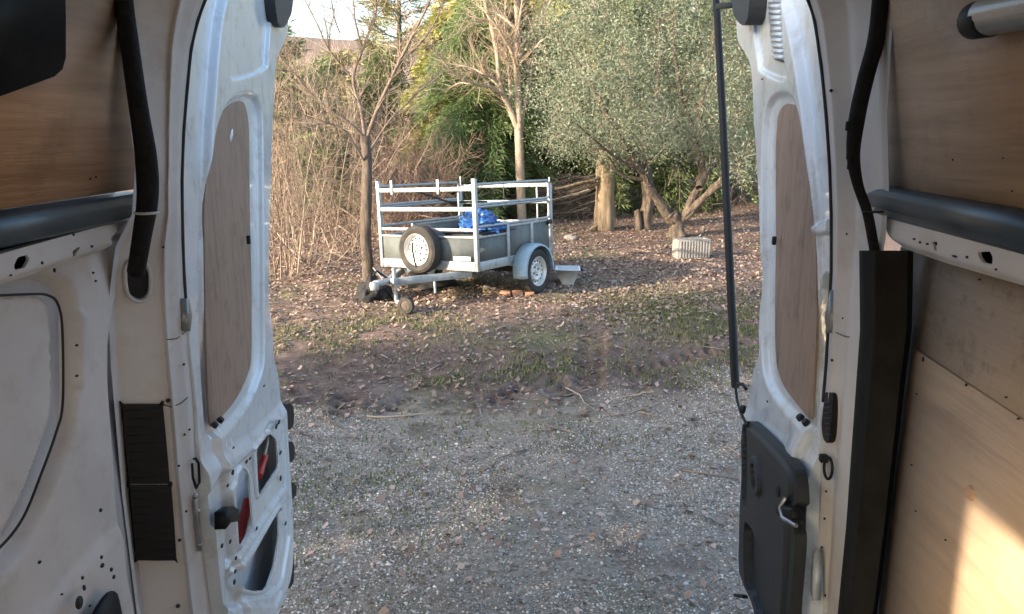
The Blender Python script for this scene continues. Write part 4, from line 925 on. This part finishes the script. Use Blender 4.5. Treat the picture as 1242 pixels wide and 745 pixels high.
conifer('cypress_tree', 'low yellow green evergreen left of the dark pine', hY(545, 275, 17.2), 4.3, 1.3, 'cypress', 120, 360, .17, .022, .3, .04, group=EG, pw=.6)
conifer('pine_tree', 'tall sparse grey green pine showing against the sky left of the pale tree', hY(490, 275, 21), 7.4, 1.4, 'pine_grey', 70, 170, .24, .016, -.05, .25, group=EG, pw=.55, up0=.3)
conifer('pine_tree', 'olive brown pine standing in the thicket above the trailer coupling', hY(420, 275, 23), 3.9, 1.6, 'pine_grey', 90, 190, .22, .018, .05, .15, group=EG, pw=.6)
conifer('pine_tree', 'dark green pine in the thicket left of the dark slender trunk', hY(395, 285, 16.5), 3.2, 1.2, 'pine_dark', 80, 240, .18, .013, .2, .05, group=EG, up0=.2)
conifer('pine_tree', 'green pine behind the top left corner of the trailer cage', hY(470, 285, 17.5), 3.4, 1.3, 'cedar', 90, 260, .18, .014, .2, .05, group=EG, up0=.2)
for (px, Y_, H, R_, lab) in ((735, 17.6, 6.0, 1.9, 'drooping green cedar growing over the thick pale stump'), (800, 18.2, 6.0, 1.9, 'drooping green cedar behind the left limb of the olive'), (868, 18.0, 5.6, 1.8, 'drooping green cedar behind the right limb of the olive'), (925, 20, 6.5, 2.0, 'dark green cedar on the bank beside the open right door'), (690, 20.5, 7, 2.0, 'shaded green cedar behind the pile of dead branches')):
    conifer('cedar_tree', lab, hY(px, 268, Y_), H, R_, 'cedar', 130, 420, .14, .011, .42, .16 if px < 850 else .34, group=EG, pw=.5, up0=.05)

# thick broken stump, and the thinner trunk next to it
b = ghit(734, 279); Y = b[1]
st = thing('tree_stump', 'thick pale broken trunk standing left of the olive tree', 'stump', tuple(b))
sp_, sr_ = limb([(732, 290), (733, 280), (734, 250), (735, 225), (734, 205), (738, 180)], Y, Y, .19, .145, 2)
sr_[0] = .215
obj('trunk', bark_tube(MB(), sp_, sr_, 60, 26, .16), 'bark_log', st, 60)
for L_ in ([(729, 214), (716, 220), (700, 224), (672, 229)], [(728, 222), (705, 230), (690, 233)], [(730, 268), (712, 281), (690, 285), (676, 288)], [(727, 200), (732, 190), (729, 175)]):
    obj('broken_branch', tubes(MB(), roughen([limb(L_, Y - .05, Y - .5, .042, .015)], .05, 4)), 'bark_log', st, 60)
b = ghit(783, 279); Y = b[1]
s2 = thing('dead_tree', 'thin dark trunk between the thick stump and the olive tree', 'tree', tuple(b))
obj('trunk', bark_tube(MB(), *limb([(783, 284), (784, 260), (786, 240), (784, 200), (780, 150)], Y, Y, .11, .08, 2), 70), 'bark_olive', s2, 60)
obj('stub', tubes(MB(), [limb([(775, 282), (774, 265), (772, 255)], Y - .1, Y - .1, .07, .05)]), 'bark_olive', s2, 60)
br = thing('brush_pile', 'heap of dead tan branches between the trailer and the thick stump', 'brush pile', tuple(ghit(695, 287)))
lb = []
for _ in range(60):
    a0, a1 = 668 + 60 * tg.random(), 272 - 60 * tg.random(); dx = -25 - 45 * tg.random(); Yb = 15.2 + 1.2 * tg.random()
    lb.append(limb([(a0 + 20, a1 - 6), (a0, a1), (a0 + dx * .5, a1 + 6 + 6 * tg.standard_normal()), (a0 + dx, a1 + 14 * tg.random())], Yb, Yb + tg.standard_normal() * .3, .008 + .013 * tg.random(), .004))
mb = MB()
for q in lb: tubes(mb, [q], tg.random())
P, D, R = along(lb, 1500); twigs(mb, P, D + tg.standard_normal(P.shape) * .9, .15 + .35 * tg.random(1500), np.full(1500, .004)); obj('branches', mb, 'twig_tan', br)

# hazel thicket: every clump is a shrub of its own
def shrub(label, px, Y_, H, n, spread, m, tw, group, name='hazel_shrub', rs=.009):
    b = hY(px, 300, Y_); b[2] = gsurf(b[0], b[1]); t = thing(name, label, 'shrub', tuple(b), group); L_ = []
    for i in range(n):
        a = tg.random() * 6.283; r = .05 + .22 * tg.random(); p = b + np.array([r * math.cos(a), r * math.sin(a), -.05]); sp2 = spread * (3.2 if tg.random() < .22 else 1); d = unit(np.array([math.cos(a) * sp2 * tg.random(), math.sin(a) * sp2 * tg.random(), 1])); h_ = H * (.45 + .65 * tg.random()); K = 8; pts = [p]; dd = d
        for k in range(K - 1): dd = unit(dd + .11 * tg.standard_normal(3)); pts.append(pts[-1] + dd * h_ / (K - 1))
        q = rs * (.4 + 1.3 * tg.random() ** 2); L_.append((np.array(pts), np.linspace(q, q * .3, K)))
    mb = MB()
    for q in L_: tubes(mb, [q], tg.random())
    obj('stems', mb, m, t)
    mb = MB(); P, D, R = along(L_, tw, .2); m2, e2 = twigs(mb, P, D * .6 + tg.standard_normal((tw, 3)) * .6, .25 + .5 * tg.random(tw), np.minimum(R * .6, .005))
    twigs(mb, m2, unit(D + tg.standard_normal((tw, 3)) * .7), .12 + .25 * tg.random(tw), np.full(tw, .0025))
    obj('twigs', mb, m, t); return t
HG = 'bare stems of the thicket on the left'
TL_ = (('clump of upright tan stems hard against the open left door', 338, 9.6, 3.4, 17, .2), ('clump of upright tan stems second from the open left door', 362, 10.4, 3.6, 17, .25), ('leaning brown stems left of the dark slender trunk', 385, 10.4, 3.0, 12, 1.3), ('tall thin stems between the left door and the dark trunk', 376, 12.2, 4.4, 13, .3), ('stems crowding round the foot of the dark slender trunk', 424, 11.6, 3.0, 14, .35), ('far tan stems showing above the left of the thicket', 345, 14, 4.6, 13, .3), ('far tan stems rising behind the dark slender trunk', 410, 14.5, 4.4, 13, .35), ('bushy stems behind the left end of the trailer', 462, 13.6, 3.0, 22, .5))
for lab, px, Y_, H, n, sp_ in TL_: shrub(lab, px, Y_, H, n, sp_, 'twig_tan', 420, HG, rs=.015 if sp_ > 1 else .009)
for lab, px, Y_, H in (('reddish twiggy bush seen through the front trailer rails', 485, 12.8, 2.1), ('reddish twiggy bush behind the trailer bracket', 508, 14.2, 2.1), ('reddish twiggy bush left of the dark pine', 528, 15.2, 1.9), ('low reddish bush behind the spare wheel side of the trailer', 465, 15, 2.6)):
    shrub(lab, px, Y_, H, 24, .9, 'twig_red', 900, 'reddish bushes behind the trailer', 'bramble_bush', .009)

# the wood beyond: bare trees that melt into one mass, and the tangle below them
mb = MB()
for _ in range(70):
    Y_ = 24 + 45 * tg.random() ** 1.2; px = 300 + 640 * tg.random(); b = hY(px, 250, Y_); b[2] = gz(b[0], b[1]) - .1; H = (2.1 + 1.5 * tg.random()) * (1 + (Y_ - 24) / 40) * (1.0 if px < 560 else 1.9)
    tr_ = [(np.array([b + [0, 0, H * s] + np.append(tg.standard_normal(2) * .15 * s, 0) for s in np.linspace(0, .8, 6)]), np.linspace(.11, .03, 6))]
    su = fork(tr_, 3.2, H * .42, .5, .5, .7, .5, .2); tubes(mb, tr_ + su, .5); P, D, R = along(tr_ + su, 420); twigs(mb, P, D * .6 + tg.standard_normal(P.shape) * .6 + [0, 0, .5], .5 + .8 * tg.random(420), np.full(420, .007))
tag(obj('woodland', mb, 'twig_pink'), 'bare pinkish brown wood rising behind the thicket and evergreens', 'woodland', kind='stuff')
mb = MB(); n = 5000; Y_ = 16 + 10 * tg.random(n); px = 300 + 660 * tg.random(n); P = np.array([hY(a, 250, c_) for a, c_ in zip(px, Y_)]); P[:, 2] = gz(P[:, 0], P[:, 1]) + 1.7 * tg.random(n) ** 1.5
twigs(mb, P, tg.standard_normal((n, 3)) + [0, 0, .5], .4 + .7 * tg.random(n), .004 + .004 * tg.random(n), .5)
tag(obj('undergrowth', mb, 'twig_red'), 'tangled brown undergrowth between the trees behind the trailer', 'undergrowth', kind='stuff')

# hedge beside the van: out of view, added to keep the low sun off the yard
hb = np.array([-8.0, -.6, 0]); hb[2] = gz(hb[0], hb[1])
hd = thing('shade_hedge', 'leafy evergreen hedge beside the van, added out of view to shade the gravel yard', 'shade_hedge', tuple(hb))
n = 32000; P = hb + np.stack([tg.standard_normal(n) * .45, (tg.random(n) * 2 - 1) * 3.0, 6.3 * tg.random(n) ** .9], -1)
P = P[vnoise(P * 1.3, 77) > .26]; n = len(P); mb = MB(); blades3(mb, P, tg.standard_normal((n, 3)), tg.standard_normal((n, 3)), .14 + .08 * tg.random(n), .04 + .02 * tg.random(n), tg.random(n)); obj('foliage', mb, 'cedar', hd)
mb = MB()
for k in range(9): q = hb + [0, -2.4 + .6 * k, 0]; mb.tube([q, q + [.05, .1, 1.4], q + [-.05, 0, 3.2]], [.05, .04, .015], 8, False)
obj('stems', mb, 'bark_dark', hd)

# ------------------------------------------------------------------ small things on the ground
p = ghit(628, 359); p[2] = gsurf(p[0], p[1])
lg = thing('wheel_chock', 'orange clay bricks laid as a chock in front of the trailer tyre', 'chock', tuple(p))
for dx, w, z in ((-.14, .12, .022), (.0, .12, .024), (.13, .11, .022)):
    obj('brick', MB().box(p + np.array([dx, .04 * dx, z]), (w, .10, .055), np.array(Matrix.Rotation(.08 + dx, 3, 'Z')), .008), 'brick_clay', lg)
p = ghit(688, 343); p[2] = gsurf(p[0], p[1]) - .004
bu = thing('feed_trough', 'pale tapered plastic trough standing on the ground behind the trailer wheel', 'trough', tuple(p))
def ringq(w, d, z): return [p + np.array(q) for q in ((-w, -d, z), (w, -d, z), (w, d, z), (-w, d, z))]
A = np.array([q + np.array([0, -.05 if i_ < 2 else 0, 0]) for i_, q in enumerate(ringq(.068, .15, 0))] + ringq(.145, .15, .165) + ringq(.155, .16, .168) + ringq(.155, .16, .174) + ringq(.138, .143, .174) + ringq(.062, .138, .012))
fs = [(3, 2, 1, 0), (20, 21, 22, 23)]
for k in range(5):
    for i in range(4): fs.append((4 * k + i, 4 * k + (i + 1) % 4, 4 * k + 4 + (i + 1) % 4, 4 * k + 4 + i))
obj('trough_body', MB().add(A, fs), 'white_plastic', bu)
obj('trough_handle', MB().tube([p + np.array(q) for q in ((.15, -.05, .16), (.19, -.04, .15), (.19, .04, .15), (.15, .05, .16))], .008, 8), 'black', bu, 60)
p = ghit(818, 315); p[2] = gsurf(p[0], p[1])
p = p + np.array([.25, .12, 0])
cb = thing('concrete_block', 'grey ribbed hollow concrete block beside the olive trunk', 'block', tuple(p))
Rb = np.array(Matrix.Rotation(.22, 3, 'Z')); bw, bdp, bh = .49, .22, .28
body = MB()
for q, d in (((0, -bdp / 2 + .02, bh / 2), (bw, .04, bh)), ((0, bdp / 2 - .02, bh / 2), (bw, .04, bh)), ((-bw / 2 + .02, 0, bh / 2), (.04, bdp - .082, bh)), ((bw / 2 - .02, 0, bh / 2), (.04, bdp - .082, bh)), ((0, 0, bh / 2), (.04, bdp - .082, bh)), ((0, 0, bh - .05), (bw - .084, bdp - .084, .02))):
    body.box(p + Rb @ np.array(q), d, Rb, .004)
obj('block_body', body, 'concrete', cb)
for i in range(11): obj('rib', MB().box(p + Rb @ np.array((-bw / 2 + .045 + i * .043, -bdp / 2 - .006, bh / 2)), (.024, .014, bh - .04), Rb, .004), 'concrete', cb)
p = ghit(448, 366); p[2] = gsurf(p[0], p[1])
tag(obj('rubber_sheet', crumple(p + np.array([.02, .1, -.01]), .20, .20, .24, 9, .5, .1, 28), 'cloth_black', None, 50, loc=p), 'black crumpled sheet lying under the trailer coupling', 'sheet')
p = ghit(520, 352); p[2] = gsurf(p[0], p[1])
tag(obj('cloth_bag', crumple(p + np.array([-.05, .15, -.01]), .34, .2, .17, 14, .5, .1, 24), 'cloth_black', None, 50, loc=p), 'black cloth bag on the ground under the trailer front', 'bag')
for i, (a, b, s_, lab) in enumerate(((692, 291, .11, 'pale stone lying between the stump and the olive tree'), (590, 349, .05, 'small pale stone beneath the trailer floor'), (745, 344, .06, 'small pale stone right of the trough'))):
    p = ghit(a, b); p[2] = gsurf(p[0], p[1]); tag(obj('rock', crumple(p, s_, s_ * .8, s_ * .6, 21 + i, .35, .2, 14), 'concrete', None, 50, loc=p), lab, 'rock')
# --- ground cover
rg = np.random.default_rng(11)
def fr_pts(n, y0, y1, pw, mx=.4):
    Y = y0 + (y1 - y0) * rg.random(n) ** pw; X = Y * (-.052 + (rg.random(n) * 2 - 1) * mx); return X, Y
def stones(n, y0, y1, pw, r0, r1, keep):
    X, Y = fr_pts(n, y0, y1, pw); k = keep(X, Y); X, Y = X[k], Y[k]; n = len(X)
    R = r0 + (r1 - r0) * rg.random(n) ** 2.2
    base = np.array([(1, 0, 0), (-.9, .1, 0), (0, 1, 0), (.1, -1, 0), (0, 0, .7), (0, 0, -.7)]); fc = np.array([(0, 2, 4), (2, 1, 4), (1, 3, 4), (3, 0, 4), (2, 0, 5), (1, 2, 5), (3, 1, 5), (0, 3, 5)])
    V = base[None] * (1 + .7 * (rg.random((n, 6, 1)) - .5)) * np.stack([R * (.7 + .6 * rg.random(n)), R * (.7 + .6 * rg.random(n)), R], -1)[:, None]
    a = rg.random(n) * 6.28; c, s = np.cos(a)[:, None], np.sin(a)[:, None]
    V = np.stack([V[..., 0] * c - V[..., 1] * s, V[..., 0] * s + V[..., 1] * c, V[..., 2]], -1) + np.stack([X, Y, gsurf(X, Y) + R * .15], -1)[:, None]
    f = (fc[None] + np.arange(n)[:, None, None] * 6).reshape(-1, 3)
    return V.reshape(-1, 3), f, np.repeat(np.clip(rg.beta(1.2, 1.7, n), 0, 1), 8)
edgef = lambda X, Y: (Y - .16 * X + 2.0 * fbm(X, Y, .9, 41)) < 5.75 + .5 * rg.standard_normal(len(X)) * (rg.random(len(X)) < .25)
patch = lambda X, Y: rg.random(len(X)) < .35 + .65 * sstep(-.12, .08, fbm(X, Y, .7, 43))
mb = MB()
mb.add(*stones(130000, 2.7, 7.2, .9, .003, .0095, lambda X, Y: edgef(X, Y) & patch(X, Y)))
mb.add(*stones(1500, 2.7, 7.5, .9, .008, .016, edgef))
tag(obj('gravel', mb, 'stone'), 'pale grey gravel chips covering the yard behind the van', 'gravel', kind='stuff')
def leaves_flat(n, y0, y1, pw, L0, L1, keep, tilt):
    X, Y = fr_pts(n, y0, y1, pw); k = keep(X, Y); X, Y = X[k], Y[k]; n = len(X)
    Ln = L0 + (L1 - L0) * rg.random(n); a = rg.random(n) * 6.28
    d = np.stack([np.cos(a), np.sin(a), tilt * rg.standard_normal(n)], -1); s = np.stack([-np.sin(a), np.cos(a), tilt * rg.standard_normal(n)], -1)
    c = np.stack([X, Y, gsurf(X, Y) + .006 + .016 * rg.random(n)], -1); up = np.array([0, 0, 1.])
    w = (Ln * (.25 + .25 * rg.random(n)))[:, None]; Lx = Ln[:, None]; cu = (rg.random(n)[:, None] * .3) * Lx
    V = np.stack([c - d * Lx * .5 + up * cu * .5, c - s * w + up * cu, c + d * Lx * .5 + up * cu * .6, c + s * w + up * cu * .8, c], 1)
    f = (np.array([(0, 1, 4), (1, 2, 4), (2, 3, 4), (3, 0, 4)])[None] + np.arange(n)[:, None, None] * 5).reshape(-1, 3)
    return V.reshape(-1, 3), f, np.repeat(np.clip(rg.beta(1.7, 1.9, n), 0, 1), 4)
mb = MB()
mb.add(*leaves_flat(95000, 5.4, 20, 1.3, .018, .055, lambda X, Y: (rg.random(len(X)) < sstep(6.0, 9.6, Y + 2.2 * fbm(X, Y, .8, 51)) * .9 + .06) & (rg.random(len(X)) < .45 + 1.2 * (fbm(X, Y, .6, 52) + .3)), .35))
mb.add(*leaves_flat(900, 2.8, 6, .8, .025, .06, lambda X, Y: X < 99, .3))
tag(obj('leaf_litter', mb, 'dead_leaf'), 'dry brown fallen leaves scattered over the dirt', 'leaves', kind='stuff')
def blades(n, cx, cy, sx, sy, hh):
    X = cx + sx * rg.standard_normal(n); Y = cy + sy * rg.standard_normal(n); k = (fbm(X, Y, .25, 61) > -.12) & (Y > 2.8); X, Y = X[k], Y[k]; n = len(X)
    a = rg.random(n) * 6.28; H = hh * (.4 + .8 * rg.random(n)); le = np.stack([np.cos(a), np.sin(a), a * 0], -1) * (H * rg.random(n) * .9)[:, None]; w = .0035 + .002 * rg.random(n)
    c = np.stack([X, Y, gsurf(X, Y) - .003], -1); s = np.stack([-np.sin(a), np.cos(a), a * 0], -1) * w[:, None]
    V = np.stack([c - s, c + s, c + le * .5 + np.stack([a * 0, a * 0, H * .65], -1) + s * .7, c + le * .5 + np.stack([a * 0, a * 0, H * .65], -1) - s * .7, c + le + np.stack([a * 0, a * 0, H], -1)], 1)
    q = np.arange(n)[:, None] * 5
    return V.reshape(-1, 3), [q + np.array([(0, 1, 2, 3)]), q + np.array([(3, 2, 4)])], rg.random(n) ** 1.3
mb = MB()
for (px, py, n, sx, sy, hh) in ((845, 385, 8000, .6, .8, .04), (800, 372, 2400, .6, .5, .04), (893, 400, 2000, .4, .5, .045), (662, 445, 800, .2, .16, .045), (535, 462, 350, .15, .12, .04), (610, 462, 250, .2, .15, .04), (365, 412, 1300, .35, .4, .035), (420, 420, 1000, .5, .4, .035), (812, 455, 450, .35, .2, .04), (640, 410, 900, .5, .4, .035), (760, 452, 250, .3, .2, .04), (440, 580, 1500, .6, .35, .03), (400, 640, 900, .4, .3, .03), (560, 350, 900, .4, .5, .05), (520, 520, 500, .5, .2, .03), (720, 530, 500, .5, .2, .03), (480, 395, 1600, .5, .3, .045)):
    q = ghit(px, py); V, Fc, tt = blades(n, q[0], q[1], sx, sy, hh)
    base = mb.n; mb.v.append(V); mb.n += len(V)
    for A_ in Fc: mb.f.append(A_.reshape(len(tt), -1) + base); mb.t.append(tt)
tag(obj('grass', mb, 'grass'), 'thin short grass growing in patches through the dirt', 'grass', kind='stuff')
mb = MB()
for k in range(150):
    X, Y = fr_pts(1, 4.5, 18, 1.2); x, y = X[0], Y[0]; a = rg.random() * 6.28; L_ = .12 + .5 * rg.random() ** 2; e = np.array([math.cos(a), math.sin(a)])
    P_ = [(x + e[0] * L_ * t_ + .03 * L_ * rg.standard_normal(), y + e[1] * L_ * t_ + .03 * L_ * rg.standard_normal()) for t_ in (0, .33, .66, 1)]
    mb.tube([(u, v, float(gsurf(u, v)) + .012) for u, v in P_], [.006, .005, .004, .002], 5, True, rg.random())
for (a, b) in (((230, 308), (370, 303)), ((800, 262), (870, 253))):
    A_ = ghit(320 + a[0] * .5435, 340 + a[1] * .5435); B_ = ghit(320 + b[0] * .5435, 340 + b[1] * .5435)
    P_ = [A_ + (B_ - A_) * t_ for t_ in np.linspace(0, 1, 7)]; mb.tube([(q[0], q[1] + .02 * rg.standard_normal(), float(gsurf(q[0], q[1])) + .008) for q in P_], .008, 5, True, .9)
tag(obj('fallen_twigs', mb, 'twig_tan'), 'thin fallen twigs lying scattered across dirt and gravel', 'twigs', kind='stuff')
